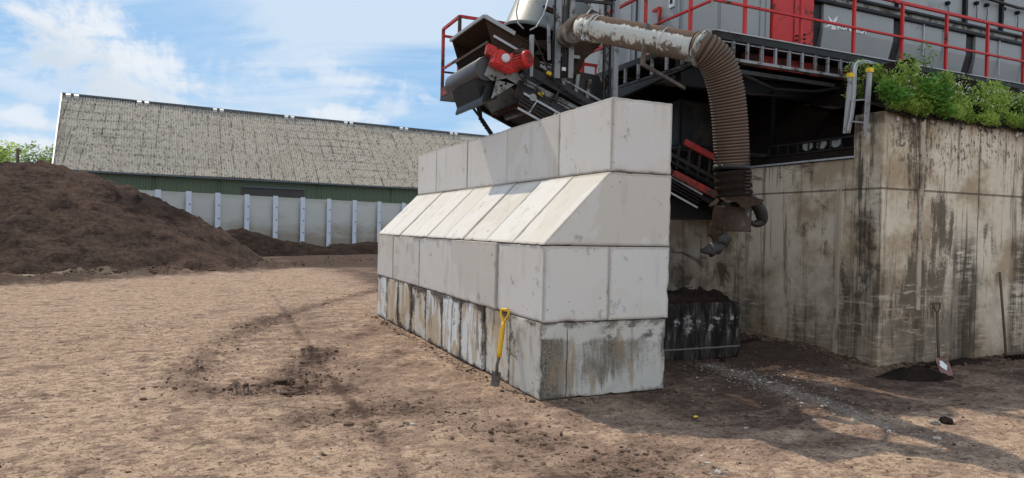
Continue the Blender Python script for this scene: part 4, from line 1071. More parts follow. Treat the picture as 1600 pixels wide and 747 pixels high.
# hood over the belt end
hl, hr_ = C(757, 27), C(832, 71)
hd = (hr_-hl)
MB().prism([hl, hl+hd, hl+hd+Vector((0, 0, .03)), hl+Vector((0, 0, .03))], EY*1.0).build('hood_roof', 'dirt_crust', cv)
mb = MB(); mb.bar(hl+Vector((-.01, 0, .015)), hl+EY+Vector((-.01, 0, .015)), .03, .045); mb.build('hood_edge', 'grey_paint', cv)
mb = MB(); mb.bar(hl+Vector((0, -.012, .015)), hl+hd*.62+Vector((0, -.012, .015)), .02, .06); mb.build('hood_edge', 'grey_paint', cv)
side = [hl+Vector((0.02, .01, -.01)), hl+hd+Vector((0, .01, -.01)), C(850, 112)+Vector((0, .01, 0)), C(770, 72)+Vector((0, .01, 0)), C(768, 60)+Vector((0, .01, 0))]
MB().prism(side, (0, .025, 0)).build('hood_side', 'dirt_crust', cv)
MB().prism([p+EY-Vector((0, .045, 0)) for p in side], (0, .025, 0)).build('hood_side', 'dirt_crust', cv)
# caked soil slope lying on the hood
vs = []; fs = []; na, nb_ = 34, 16
for j in range(nb_):
    for i in range(na):
        p = hl.lerp(hl+hd*1.55, .12+.88*i/(na-1))+EY*(j/(nb_-1))
        e = min(1, min(i, na-1-i)/4)*min(1, .4+min(j, nb_-1-j)/3)
        nn = mnoise.fractal(p*4, .8, 2, 5); vs.append(p+Vector((0, 0, .02+e*(.07+.06*nn))))
for j in range(nb_-1):
    for i in range(na-1): fs.append((j*na+i, j*na+i+1, (j+1)*na+i+1, (j+1)*na+i))
MB().add(vs, fs, True).build('caked_soil', 'dirt_crust', cv, recalc=False)
# inner flap with a pale worn edge
fa, fb = C(762, 66, YN+.05), C(774, 92, YN+.05)
MB().prism([fa, fb, fb+Vector((.03, 0, .02)), fa+Vector((.03, 0, .02))], EY*.95).build('inner_flap', 'dark_crust', cv)
mb = MB(); mb.bar(fa, fa+EY*.95, .03, .035); mb.build('flap_edge', 'wood_old', cv)
mb = MB(); e1 = C(771, 56); e2 = C(812, 80)
mb.bar(e1, e2, .02, .035); mb.build('wear_strip', 'galvanised', cv)
# drive: flange, gearbox, motor
fl = [(763, 67), (778, 74), (774, 92), (760, 84)]
MB().prism([C(*p, YN-.06) for p in fl], (0, .10, 0)).build('drive_flange', 'red_paint', cv, bevel=.01)
gb = [(777, 78), (783, 75), (800, 86), (806, 104), (806, 113), (797, 111), (771, 98)]
gbo = MB().prism([C(*p, YN-.26) for p in gb], (0, .22, 0)).build('gearbox', 'red_paint', cv, bevel=.02)
cc = C(790, 91, YN-.27)
MB().tube([cc+Vector((0, .03, 0)), cc, cc-Vector((0, .035, 0)), cc-Vector((0, .04, 0))], [.062, .062, .058, .045], 20).build('bearing_cap', 'silver_cap', gbo)
ma, mb2 = C(800, 99, YN-.16), C(827, 91, YN-.42)
md = (mb2-ma).normalized(); rad = .122
mo = MB().tube([ma, ma+md*.02, ma+md*.07, ma+md*.08, mb2-md*.06, mb2-md*.055, mb2-md*.01, mb2], [rad*1.12, rad*1.12, rad*1.12, rad*.93, rad*.93, rad, rad*.98, rad*.84], 24).build('motor', 'red_paint', cv)
fn_ = MB(); xx = md.cross(Vector((0, 0, 1))).normalized(); yy = xx.cross(md)
for k in range(18):
    a = 2*math.pi*k/18; rv = xx*math.cos(a)+yy*math.sin(a)
    fn_.bar(ma+md*.09+rv*rad*.98, mb2-md*.06+rv*rad*.98, .006, .02, up=rv)
fn_.build('cooling_fin', 'red_dirty', mo)
MB().tube([mb2, mb2+md*.004], rad*.6, 20).build('fan_cover', 'red_dirty', mo)
jb = (ma+mb2)/2+yy*rad*1.05
MB().obox(jb, md*.05, xx*.045, yy*.035).build('terminal_box', 'red_dirty', mo)
m_ = MB(); m_.tube([jb, C(822, 118, YN-.3), C(822, 135, YN-.12), C(835, 140, YN-.1), C(846, 128, YN-.1), C(856, 122, YN-.08)], .009, 6); m_.build('cable', 'rubber_black', cv)
for px, py in ((858, 115), (845, 147)):
    c = C(px, py, YN-.10); MB().obox(c, ang*.04, (0, .02, 0), nup*.022).build('end_cap', 'cap_yellow', cv)
mb = MB(); mb.bar(C(829, 120, YN-.06), C(831, 55, YN-.06), .05, .06); mb.build('bracket', 'grey_paint', cv)
c = C(831, 153, YN-.05); MB().tube([c, c+Vector((0, -.05, 0))], .055, 14).build('pulley', 'grey_dirty', cv)
rng3 = random.Random(31)
for k, (px, py) in enumerate(((768, 119), (774, 122), (789, 116), (812, 127), (838, 142), (866, 157), (892, 171), (783, 134), (790, 131))):
    c = C(px, py, YN-.02); MB().tube([c, c+Vector((0, -.018, 0))], .018, 6).build('bolt', 'dark_gap', cv)
for pts in (((806, 108), (818, 126), (836, 136), (850, 150), (872, 158), (905, 176)), ((835, 60), (846, 84), (856, 108), (870, 128), (900, 150), (935, 172)), ((848, 96), (862, 104), (874, 122), (884, 140), (908, 158))):
    m_ = MB(); m_.tube(catm([C(x, y, YN-.10-.03*(i_ % 2)) for i_, (x, y) in enumerate(pts)]), .011, 6); m_.build('cable', 'rubber_black', cv)
for s_ in (1.0, 1.5, 2.0, 2.5):
    m_ = MB(); m_.tube([cvp(s_, -.10, .1), cvp(s_, -.10, 1.3)], .045, 12); m_.build('idler', 'spade_steel', cv)
for s_, h_ in ((.55, .30), (1.1, .34), (1.7, .32), (2.3, .34)):
    m_ = MB(); m_.bar(cvp(s_, -.05, -.05), cvp(s_+.05, h_, -.05), .03, .05, up=(0, 1, 0)); m_.build('frame_upright', 'black_steel', cv)
m_ = MB(); m_.bar(cvp(.5, .26, -.05), cvp(3.2, .30, -.05), .04, .14, up=nup); m_.build('skirt_board', 'black_steel', cv)
m_ = MB(); m_.bar(cvp(.7, .40, -.08), cvp(3.2, .42, -.08), .02, .03, up=nup); m_.build('slide_rail', 'rail_metal', cv)
vs = []; fs = []
for j in range(8):
    for i in range(20):
        p = ma.lerp(mb2, .05+.85*i/19)+yy*(rad*.86)+xx*(j/7-.5)*.15; e = min(1, min(i, 19-i)/3)*min(1, min(j, 7-j)/2)
        vs.append(p+Vector((0, 0, e*(.035+.04*mnoise.fractal(p*9, .8, 2, 4)))))
for j in range(7):
    for i in range(19): fs.append((j*20+i, j*20+i+1, (j+1)*20+i+1, (j+1)*20+i))
MB().add(vs, fs, True).build('caked_soil', 'dirt_crust', mo, recalc=False)
# strut with bolts under the head
st = MB(); foot = C(768, 210, 3.9); hub = C(752, 186, 3.9)
st.bar(hub, foot, .06, .05)
for q in ((737, 166), (744, 163), (750, 164)): st.bar(C(*q, 3.9), hub, .035, .03)
sto = st.build('strut', 'black_steel', cv); bo = MB()
for f_ in (.0, .2, .4, .6): bo.obox(hub.lerp(foot, f_)+Vector((-.035, -.02, 0)), (.015, 0, 0), (0, .015, 0), (0, 0, .02))
bo.build('bolt', 'dark_gap', sto)
# red lower frame of the conveyor where it dips behind the stack
for (a, b), hgt in ((((1052, 271), (1122, 307)), .15), (((1070, 222), (1122, 250)), .13)):
    mb = MB(); mb.bar(C(*a, YN-.12), C(*b, YN-.12), .05, hgt*.8); mb.build('frame_beam', 'red_dirty', cv, bevel=.006)
mb = MB(); mb.bar(C(1046, 240, YN-.10), C(1122, 282, YN-.10), .03, .06); mb.bar(C(1046, 251, YN-.14), C(1122, 292, YN-.14), .02, .02); mb.build('rail', 'black_steel', cv)
for q in (1062, 1078, 1094, 1110):
    mb = MB(); dy_ = (q-1046)*.55; mb.bar(C(q, 218+dy_*.9, YN-.08), C(q-5, 256+dy_*.9, YN-.08), .03, .03); mb.build('frame_upright', 'black_steel', cv)
MB().box((3.4, 3.2, 2.0), (5.1, 4.3, 2.34)).build('tail_box', 'black_frame', cv)
# ------------------------------------------------------------------ walkway guard at the conveyor end
gd = thing('walkway_guard', 'red guard rail cage at the far side of the conveyor end, against the sky', 'railing', U(712, 165, Y=4.65))
nA, fA = U(720, 23, Y=4.65), U(691.5, 48, Y=5.5)
zt_ = (nA.z+fA.z)/2; xg = (nA.x+fA.x)/2
A1 = Vector((xg, 4.65, zt_)); A2 = Vector((xg, 5.5, zt_)); zb = U(690, 152, Y=5.5).z
zmid = U(692, 108, Y=5.5).z; zmm = U(692, 55, Y=5.5).z
mb = MB(); mb.bar(A1, A2, .045); mb.bar(A1, A1+Vector((1.5, 0, 0)), .045); mb.build('top_rail', 'red_paint', gd)
mb = MB(); mb.bar(Vector((xg, 4.65, zmid)), Vector((xg, 5.5, zmid)), .035); mb.build('mid_rail', 'red_dirty', gd)
mb = MB(); mb.bar(Vector((xg, 5.5, zmid-.05)), Vector((xg+3.0, 5.5, zmid-.05)), .03); mb.build('mid_rail', 'black_steel', gd)
mb = MB(); mb.bar(A2+Vector((0, 0, -.12)), A2+Vector((1.5, 0, -.12)), .04); mb.build('top_rail', 'red_paint', gd)
for p in (A1, A2): 
    mb = MB(); mb.bar(p, Vector((p.x, p.y, zb)), .05); mb.build('post', 'red_dirty', gd)
mb = MB(); mb.bar(A1+Vector((1.45, 0, 0)), Vector((A1.x+1.45, 4.65, zb)), .05); mb.build('post', 'red_dirty', gd)
MB().box((xg-.02, 4.6, zb-.06), (xg+3.2, 5.55, zb)).build('walkway', 'black_frame', gd)
MB().box((xg-.03, 4.9, zb+.0), (xg-.005, 5.5, zb+.16)).build('kick_plate', 'red_dirty', gd)
MB().prism([U(692, 150, Y=5.45), U(695, 135, Y=5.45), U(713, 145, Y=5.45), U(700, 156, Y=5.45)], (0, -.05, 0)).build('bracket', 'grey_dirty', gd)

# ------------------------------------------------------------------ dust hood, hopper and masts above the conveyor
dh = thing('dust_hood', 'large pale grey hood tapering upwards above the conveyor, cut off by the picture top', 'hood', C(846, 62, 3.9))
hc = C(846, 66, 3.95); ax_ = Vector((.30, -.05, 1)).normalized()
R0 = .66
cone = MB(); prof = [(0, R0), (.02, R0+.02), (.06, R0+.02), (.07, R0), (1.1, R0*.86), (1.6, R0*.7), (2.4, R0*.6)]
cone.tube([hc+ax_*h_ for h_, _ in prof], [r_ for _, r_ in prof], 40, cap=False); cone.build('shell', 'hood_grey', dh)
MB().tube([hc+ax_*.05, hc+ax_*.06], R0-.015, 40).build('dark_mouth', 'dark_crust', dh)
for pts in (((812, -6), (807, 18), (809, 36), (818, 45)), ((858, -6), (850, 22), (838, 42), (828, 47))):
    m_ = MB(); P_ = [C(x, y, 3.12-.0*i) for i, (x, y) in enumerate(pts)]
    m_.tube(P_, .013, 6); m_.build('hanging_cable', 'galvanised', dh)
MB().prism([C(850, 8, 3.2), C(868, 14, 3.2), C(869, 22, 3.2), C(853, 16, 3.2)], (0, .05, 0)).build('patch', 'dirt_crust', dh)
hp = thing('transfer_hopper', 'dark soil-caked transfer hopper between the hood and the conveyor belt', 'hopper', C(870, 100, 3.6))
MB().prism([C(p[0], p[1], 3.25) for p in ((792, 52), (842, 62), (905, 66), (942, 40), (946, 64), (915, 92), (903, 122), (846, 96), (806, 62))], (0, .95, 0)).build('casing', 'dirt_crust', hp, bevel=.02)
mb = MB(); mb.bar(C(838, 82, 3.2), C(905, 90, 3.2), .05, .05); mb.build('flange', 'grey_dirty', hp)
mb = MB(); mb.bar(C(838, 101, 3.0), C(872, 108, 3.0), .03, .03); mb.bar(C(838, 96, 3.0), C(872, 104, 3.0), .02, .02); mb.build('slide_rail', 'galvanised', hp)
MB().prism([C(p[0], p[1], 3.3) for p in ((845, 100), (935, 118), (950, 150), (940, 196), (905, 185), (840, 150))], (0, .9, 0)).build('chute', 'black_steel', hp)
for (px, py) in ((880, 128), (900, 138), (918, 146)):
    MB().obox(C(px, py, 3.27), (.03, 0, 0), (0, .02, 0), (.03, 0, .22)).build('stiffener', 'grey_dirty', hp)
ms = thing('cable_mast', 'pair of slim galvanised uprights carrying cables, in front of the dust hood', 'mast', C(882, 125, 2.8))
for px, w in ((872, .09), (893, .085)):
    mb = MB(); mb.bar(C(px-2, 122, 2.8), C(px+2, -14, 2.8), .03, w, up=(1, 0, 0)); mb.build('upright', 'rail_metal', ms)
    mb = MB(); mb.bar(C(px-8, 122, 2.82), C(px-4, -14, 2.82), .02, .03, up=(1, 0, 0)); mb.build('upright', 'black_steel', ms)
for py in (10, 43, 76, 108):
    mb = MB(); mb.bar(C(864, py, 2.84), C(897, py+1, 2.84), .03, .03); mb.build('crossbar', 'black_steel', ms)
mb = MB(); mb.bar(C(857, 38, 2.78), C(858, 94, 2.78), .05, .03, up=(1, 0, 0)); mb.build('short_upright', 'rail_metal', ms)
m_ = MB()
for q, w in ((878, .016), (882, .02), (886, .014)): m_.tube([C(q, -10, 2.8), C(q-2, 40, 2.8), C(q+2, 90, 2.8), C(q-1, 122, 2.8)], w, 6)
m_.build('cable', 'rubber_black', ms)
MB().obox(C(881, 108, 2.76), (.03, 0, 0), (0, .01, 0), (0, 0, .025)).build('tag_plate', 'white_paint', ms)
m2 = thing('steel_mast', 'dark rusty lattice mast with a galvanised channel, left of the machine cabin', 'mast', C(955, 160, 3.0))
mb = MB()
for q in (944.5, 953.5): mb.bar(C(q-3, 175, 3.05), C(q+3, -14, 3.05), .03, .03)
pts = [(945+((k % 2)*8), 170-k*13) for k in range(15)]
for p, q in zip(pts[:-1], pts[1:]): mb.bar(C(p[0], p[1], 3.05), C(q[0], q[1], 3.05), .012, .02)
mb.build('lattice', 'black_steel', m2)
mb = MB(); mb.bar(C(960, 175, 3.0), C(964, -14, 3.0), .04, .085, up=(1, 0, 0)); mb.build('channel', 'rail_metal', m2)
m3 = thing('grey_column', 'plain grey steel column between the dust hood and the machine cabin', 'column', U(942, 150, Y=6.0))
mb = MB(); mb.bar(U(941, 170, Y=6.0), U(944, -14, Y=6.0), .16, .13, up=(1, 0, 0)); mb.build('shaft', 'grey_dirty', m3)
mb = MB(); mb.bar(U(938, 160, Y=5.9), U(946, 160, Y=5.9), .22, .05); mb.build('base_plate', 'grey_dirty', m3)
rr = thing('walkway_railing', 'short red railing seen through the gap between conveyor and grey column', 'railing', U(909, 122, Y=5.6))
mb = MB(); mb.bar(U(909, 128, Y=5.6), U(910, 80, Y=5.6), .07); mb.bar(U(930, 128, Y=5.6), U(931, 101, Y=5.6), .03); mb.build('post', 'red_paint', rr)
mb = MB(); mb.bar(U(904, 99, Y=5.58), U(933, 103, Y=5.58), .05); mb.build('mid_rail', 'red_paint', rr)
mb = MB(); mb.bar(U(890, 92, Y=5.1), U(950, 70, Y=6.2), .07); mb.build('top_rail', 'red_paint', rr)
ob = thing('overhead_bar', 'dark pair of horizontal bars at the picture top between the masts', 'bar', U(928, 4, Y=2.9))
mb = MB(); mb.bar(C(893, -1, 2.9), C(958, 6, 2.9), .04); mb.bar(C(896, -8, 2.9), C(962, 0, 2.9), .03); mb.build('bar', 'black_steel', ob)
m_ = MB(); m_.tube([C(912, 2, 2.9), C(925, 12, 2.6), C(926, 20, 2.2)], .008, 6); m_.build('tie_rod', 'black_steel', ob)
# ------------------------------------------------------------------ suction pipe and hose
dp = thing('suction_pipe', 'white steel pipe caked with brown dust, running down to the ribbed hose', 'pipe', C(1000, 58, .8))
A_, B_ = U(922, 43, Y=1.35), U(1096, 76, Y=.02)
pd = (B_-A_).normalized(); PL = (B_-A_).length; PR = .166
def straight(a, b, r_, n=24, seg=40): return MB().tube([a.lerp(b, k/n) for k in range(n+1)], r_, seg)
J_ = A_.lerp(B_, .70)
straight(A_, J_, PR).build('pipe_section', 'pipe_white', dp)
straight(J_, B_, PR*1.02).build('pipe_section', 'pipe_white', dp)
def ring(c, r_, w, name='clamp_ring', m='pipe_white', par=dp, ax=pd):
    MB().tube([c-ax*w, c-ax*w*.5, c+ax*w*.5, c+ax*w], [r_*.985, r_*1.09, r_*1.09, r_*.985], 36).build(name, m, par)
ring(J_, PR, .025); ring(A_+pd*.06, PR*1.03, .03); ring(A_+pd*.13, PR, .018); ring(B_-pd*.02, PR*1.05, .03)
E_ = U(900, 45, Y=1.7); E2 = U(880, 62, Y=3.3)
MB().tube([A_+pd*.05, A_, A_.lerp(E_, .35)], [PR, PR*1.02, PR*1.04], 32).build('bend', 'pipe_white', dp)
MB().tube([A_.lerp(E_, .34), A_.lerp(E_, .7), E_, E_.lerp(E2, .5), E2], [PR*1.02, PR*1.0, PR*.98, PR, PR], 32).build('bend', 'bend_metal', dp)
for q, w in ((913, .0), (920, .05)):
    a, b = U(q+9, 22, Y=1.36-w), U(q-3, 62, Y=1.3-w)
    mb = MB(); mb.bar(a, b, .05, .012, up=(0, 1, 0)); mb.build('flange_bar', 'galvanised', dp)
MB().prism([U(x, y, Y=1.3) for x, y in ((912, 30), (924, 14), (940, 22), (930, 34))], (0, .06, 0)).build('flange_plate', 'black_steel', dp)
hk = A_.lerp(B_, .46)
mb = MB(); mb.bar(hk+Vector((-.02, -.20, .10)), hk+Vector((-.07, -.20, -.40)), .05, .03, up=(0, 1, 0)); mb.bar(hk+Vector((-.07, -.20, -.38)), hk+Vector((1.1, .5, -.42)), .03, .04); mb.build('support_bracket', 'spade_steel', dp)
hs = thing('ribbed_hose', 'brown ribbed rubber hose hanging from the white pipe', 'hose', U(1142, 320, Y=0))
ctrl = [B_+pd*(-.05), B_+pd*.03, U(1114, 88, Y=-.04), U(1127, 112, Y=-.05), U(1136, 150, Y=-.04), U(1141, 200, Y=-.02), U(1143.5, 262, Y=0), U(1143.5, 318, Y=0)]
def catmull(P, n):
    out = []
    for i in range(len(P)-1):
        p0, p1, p2, p3 = P[max(i-1, 0)], P[i], P[i+1], P[min(i+2, len(P)-1)]
        for k in range(n):
            t_ = k/n
            out.append(.5*((2*p1)+(-p0+p2)*t_+(2*p0-5*p1+4*p2-p3)*t_*t_+(-p0+3*p1-3*p2+p3)*t_**3))
    return out+[P[-1]]
raw = catmull(ctrl, 60); ln = [0]
for p, q in zip(raw[:-1], raw[1:]): ln.append(ln[-1]+(q-p).length)
def at_len(v):
    import bisect
    i = min(max(bisect.bisect(ln, v)-1, 0), len(raw)-2); f_ = (v-ln[i])/max(1e-9, ln[i+1]-ln[i]); return raw[i].lerp(raw[i+1], f_)
Lend = ln[6*60]; pit = .036; nr = int(Lend/pit); path = []; rad_ = []; ribv = []
for k in range(nr*6+1):
    v = Lend*k/(nr*6); path.append(at_len(v)); ph = (k % 6)/6; bulge = .5+.5*math.cos(2*math.pi*ph)
    g_ = min(1, v/.3); rad_.append((.186+.019*g_)*(1-.07*(1-bulge))); ribv.append(bulge)
ho = MB().tube(path, rad_, 36).build('hose', 'hose_rubber', hs)
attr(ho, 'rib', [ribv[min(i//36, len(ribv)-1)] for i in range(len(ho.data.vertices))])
ring(at_len(.06), .195, .03, 'hose_clamp', 'grey_dirty', hs, (at_len(.1)-at_len(.02)).normalized())
ea = at_len(Lend); ez = Vector((0.0, 0, -1))
MB().tube([ea+Vector((0, 0, .02)), ea+Vector((0, 0, -.03))], .213, 30).build('hose_clamp', 'black_steel', hs)
w_ = []; wr_ = []
for k in range(14):
    w_.append(ea+Vector((.004*k, 0, -.03-.33*k/13))); wr_.append(.203+.012*math.sin(k*1.9)+.006*math.sin(k*4.1))
MB().tube(w_, wr_, 28).build('rubber_wrap', 'dark_crust', hs)
# ribs still visible on the right of the wrap
mb = MB()
for k in range(7):
    z = ea.z-.06-k*.04; P_ = [Vector((ea.x+.213*math.cos(a), ea.y+.213*math.sin(a), z)) for a in np.linspace(-1.55, .5, 12)]; mb.tube(P_, .014, 6)
mb.build('hose_rib', 'hose_rubber', hs)
sk = thing('canvas_skirt', 'torn dirty canvas skirt and metal collar hanging on the hose end', 'skirt', U(1145, 345, Y=0))
cz = U(1147, 322, Y=0); cxy = Vector((cz.x+.02, 0, 0)); zt2 = U(1147, 312, Y=0).z; zb2 = U(1150, 362, Y=0).z; zl = U(1147, 328, Y=0).z
# collar: short square-ish metal sleeve
mb = MB(); ha = .165
mb.tube([Vector((cxy.x, 0, zl+.03)), Vector((cxy.x, 0, zb2+.02)), Vector((cxy.x, 0, zb2))], [.185, .178, .185], 28); mb.build('metal_collar', 'collar_metal', sk)
# draped cloth: flared ring with folds
vs = []; fs = []; na = 64; nh = 12
for j in range(nh):
    h_ = j/(nh-1)
    for i in range(na):
        a = 2*math.pi*i/na; fl_ = .215+.075*h_**1.4+.022*math.sin(a*7+1)*h_+.02*math.sin(a*13+2)*h_
        z = zt2+.03-(zt2-zl+.0)*h_*(.75+.35*math.sin(a*3+.6)+.2*math.sin(a*9))
        vs.append((cxy.x+fl_*math.cos(a), fl_*math.sin(a), z))
for j in range(nh-1):
    for i in range(na): fs.append((j*na+i, j*na+(i+1) % na, (j+1)*na+(i+1) % na, (j+1)*na+i))
MB().add(vs, fs, True).build('canvas', 'dirt_crust', sk)
def rag(pts, name, m, th=.03, yb=-.1, seed=1):
    """crumpled hanging cloth: centre line in photo pixels with half widths"""
    vs = []; fs = []; nu = 9; P_ = [U(x, y, Y=yb) for x, y, w in pts]; Wd = [w/F*7.6 for x, y, w in pts]
    PP = []; WW = []
    for i in range(len(P_)-1):
        for k in range(6): PP.append(P_[i].lerp(P_[i+1], k/6)); WW.append(Wd[i]+(Wd[i+1]-Wd[i])*k/6)
    PP.append(P_[-1]); WW.append(Wd[-1])
    for p, w in zip(PP, WW):
        for j in range(nu):
            u_ = j/(nu-1)*2-1; nn = mnoise.fractal(Vector((p.x*7+u_, p.z*9, seed)), .8, 2, 4)
            vs.append(p+cr*(u_*w)+Vector((0, -.05*math.cos(u_*1.5)+.06*nn, .015*nn)))
    n1 = len(PP)
    for i in range(n1-1):
        for j in range(nu-1): fs.append((i*nu+j, i*nu+j+1, (i+1)*nu+j+1, (i+1)*nu+j))
    o = MB().add(vs, fs, True).build(name, m, sk, recalc=False)
    sd = o.modifiers.new('thickness', 'SOLIDIFY'); sd.thickness = th; return o
rag([(1124, 322, 9), (1119, 345, 10), (1117, 365, 10), (1121, 376, 9)], 'canvas_flap', 'dirt_crust', .03, -.16, 3)
rag([(1126, 368, 9), (1119, 380, 12), (1110, 390, 10), (1103, 397, 4)], 'rubber_rag', 'rubber_black', .04, -.18, 5)
P_ = catmull([U(1168, 308, Y=-.05), U(1180, 318, Y=-.02), U(1189, 332, Y=0), U(1190, 345, Y=.02), U(1180, 350, Y=.03), U(1172, 347, Y=.02)], 8)
MB().tube(P_, [.03+.045*math.sin(math.pi*min(1, .15+k/len(P_))) for k in range(len(P_))], 12).build('rubber_loop', 'rubber_black', sk)
# ------------------------------------------------------------------ access ladder
al = thing('access_ladder', 'galvanised access ladder with yellow stile caps and a hooped handrail, by the weeds', 'ladder', U(1342, 212, Y=.46))
tops = [U(1329, 120, Y=.46), U(1359, 112, Y=.28)]; bots = [U(1321, 208, Y=.62), U(1352, 214, Y=.44)]
for a, b in zip(tops, bots):
    mb = MB(); mb.bar(a, b, .07, .03, up=(0, 1, 0)); mb.build('stile', 'galvanised', al)
    MB().obox(a+Vector((0, 0, .02)), (.042, 0, 0), (0, .03, 0), (0, 0, .028)).build('stile_cap', 'cap_yellow', al)
for q in (.42, .78):
    mb = MB(); mb.bar(tops[0].lerp(bots[0], q), tops[1].lerp(bots[1], q), .018); mb.build('rung', 'rail_metal', al)
P_ = catmull([U(1324, 206, Y=.58), U(1331, 170, Y=.50), U(1334, 130, Y=.50), U(1335, 105, Y=.55), U(1341, 97, Y=.65), U(1356, 96, Y=.95), U(1378, 104, Y=1.4)], 8)
m_ = MB(); m_.tube(P_, .018, 8); m_.tube([p+Vector((.07, .03, -.01)) for p in P_], .014, 8); m_.build('hoop', 'galvanised', al)
m_ = MB(); m_.tube(catmull([U(1348, 113, Y=.7), U(1355, 120, Y=.6), U(1353, 160, Y=.6), U(1349, 235, Y=.6)], 8), .045, 10); m_.build('drain_hose', 'rubber_black', al)
# ------------------------------------------------------------------ tools
sp = thing('spade', 'yellow-handled spade with a narrow steel blade leaning on the bottom course', 'spade', U(773, 604, Z=0))
tp = U(789.5, 484, X=-.045); bt = U(773, 604, Z=0)+Vector((0, 0, -.03)); sdv = (bt-tp).normalized(); SLn = (bt-tp).length
side_ = Vector((-.30, .95, 0)); side_ = (side_-sdv*side_.dot(sdv)).normalized(); front = side_.cross(sdv).normalized()
hw = .062
m_ = MB(); a = tp+side_*hw; b = tp-side_*hw; n0 = tp+sdv*.15
m_.tube([a-side_*.012, tp, b+side_*.012], .018, 10); m_.tube(catmull([a, a+sdv*.06, n0.lerp(a, .35)+sdv*.02, n0+sdv*.02], 5), [.016]*16, 8); m_.tube(catmull([b, b+sdv*.06, n0.lerp(b, .35)+sdv*.02, n0+sdv*.02], 5), [.016]*16, 8)
m_.build('handle_grip', 'yellow_plastic', sp)
k1 = tp+sdv*SLn*.60; k2 = tp+sdv*SLn*.78
m_ = MB(); m_.tube([n0-sdv*.01, n0+sdv*.05, k1-sdv*.06, k1], [.022, .026, .027, .030], 14); m_.build('shaft', 'yellow_plastic', sp)
m_ = MB(); m_.tube([k1-sdv*.01, k1.lerp(k2, .5)+front*.012, k2+sdv*.04], [.018, .017, .02], 12); m_.build('shank', 'spade_steel', sp)
bl = MB(); bw = .075; vs = []; fs = []
for j in range(9):
    for i in range(5):
        u_ = i/4*2-1; f_ = j/8; vs.append(k2+sdv*((SLn-(k2-tp).length)*f_)+side_*(u_*bw*(1-.12*f_))+front*(.014*u_*u_-.03*f_*(1-f_)))
for j in range(8):
    for i in range(4): fs.append((j*5+i, j*5+i+1, (j+1)*5+i+1, (j+1)*5+i))
bo = bl.add(vs, fs, True).build('blade', 'spade_steel', sp, recalc=False); md_ = bo.modifiers.new('thickness', 'SOLIDIFY'); md_.thickness = .006
sv = thing('shovel', 'square-mouth shovel with a reddish blade and wooden handle leaning on the retaining wall', 'shovel', U(1475, 586, Z=0))
tp = U(1464, 474, Y=.12); bt = U(1474, 586, Z=0); kn = U(1466.5, 558, Y=-.18)
m_ = MB(); d_ = (kn-tp).normalized(); sx_ = Vector((1, 0, 0)); m_.tube([tp-sx_*.07, tp+sx_*.07], .016, 8)
for s_ in (-1, 1): m_.tube(catmull([tp+sx_*.07*s_, tp+sx_*.065*s_+d_*.06, tp+d_*.16], 5), .013, 8)
m_.build('handle_grip', 'wood_old', sv)
MB().tube([tp+d_*.15, kn], [.017, .019], 10).build('shaft', 'wood_old', sv)
q4 = [U(1456.5, 557, Y=-.16), U(1477, 559, Y=-.18), U(1489.5, 587, Z=.004), U(1471, 588, Z=.004)]
vs = []; fs = []
for j in range(7):
    for i in range(7):
        p = q4[0].lerp(q4[1], i/6).lerp(q4[3].lerp(q4[2], i/6), j/6); e = (1 if i in (0, 6) else 0)*.025*(1-j/6)
        vs.append(p+Vector((0, -e, e*.5)))
for j in range(6):
    for i in range(6): fs.append((j*7+i, j*7+i+1, (j+1)*7+i+1, (j+1)*7+i))
bo = MB().add(vs, fs, True).build('blade', 'shovel_red', sv, recalc=False); md_ = bo.modifiers.new('thickness', 'SOLIDIFY'); md_.thickness = .006
c = q4[0].lerp(q4[1], .5).lerp(q4[3].lerp(q4[2], .5), .5); nn = (q4[1]-q4[0]).cross(q4[3]-q4[0]).normalized(); nn = nn if nn.y < 0 else -nn
ex_ = (q4[1]-q4[0])*.27; ey_ = (q4[3]-q4[0])*.25; pts = []
for k in range(14):
    a = 2*math.pi*k/14; rr_ = random.uniform(.55, 1.15); pts.append(c+nn*.012+ex_*math.cos(a)*rr_+ey_*math.sin(a)*rr_)
MB().prism(pts, nn*.003).build('paint_splash', 'white_paint', bo)
bm_ = thing('broom', 'long-handled yard broom standing against the retaining wall near the right edge', 'broom', U(1576, 574, Z=0))
tp = U(1562, 425, Y=.13); kn = U(1573, 571, Y=-.12)
MB().tube([tp, tp.lerp(kn, .5)+Vector((.004, 0, 0)), kn], .017, 10).build('handle', 'wood_old', bm_)
h0 = Vector((kn.x-.06, kn.y, .085)); 
mb = MB(); mb.box((h0.x, h0.y-.03, .07), (h0.x+.5, h0.y+.03, .105)); mb.build('head', 'wood_old', bm_, bevel=.008)
mb = MB()
for k in range(90):
    x = h0.x+.01+.48*random.random(); y = h0.y+random.uniform(-.025, .025); mb.bar((x, y, .07), (x+random.uniform(-.02, .02), y+random.uniform(-.03, .01), 0.0), .006)
mb.build('bristles', 'dark_crust', bm_)
m_ = MB(); m_.tube([kn-(kn-tp).normalized()*.06, kn+(kn-tp).normalized()*.04], .026, 10); m_.build('socket', 'galvanised', bm_)
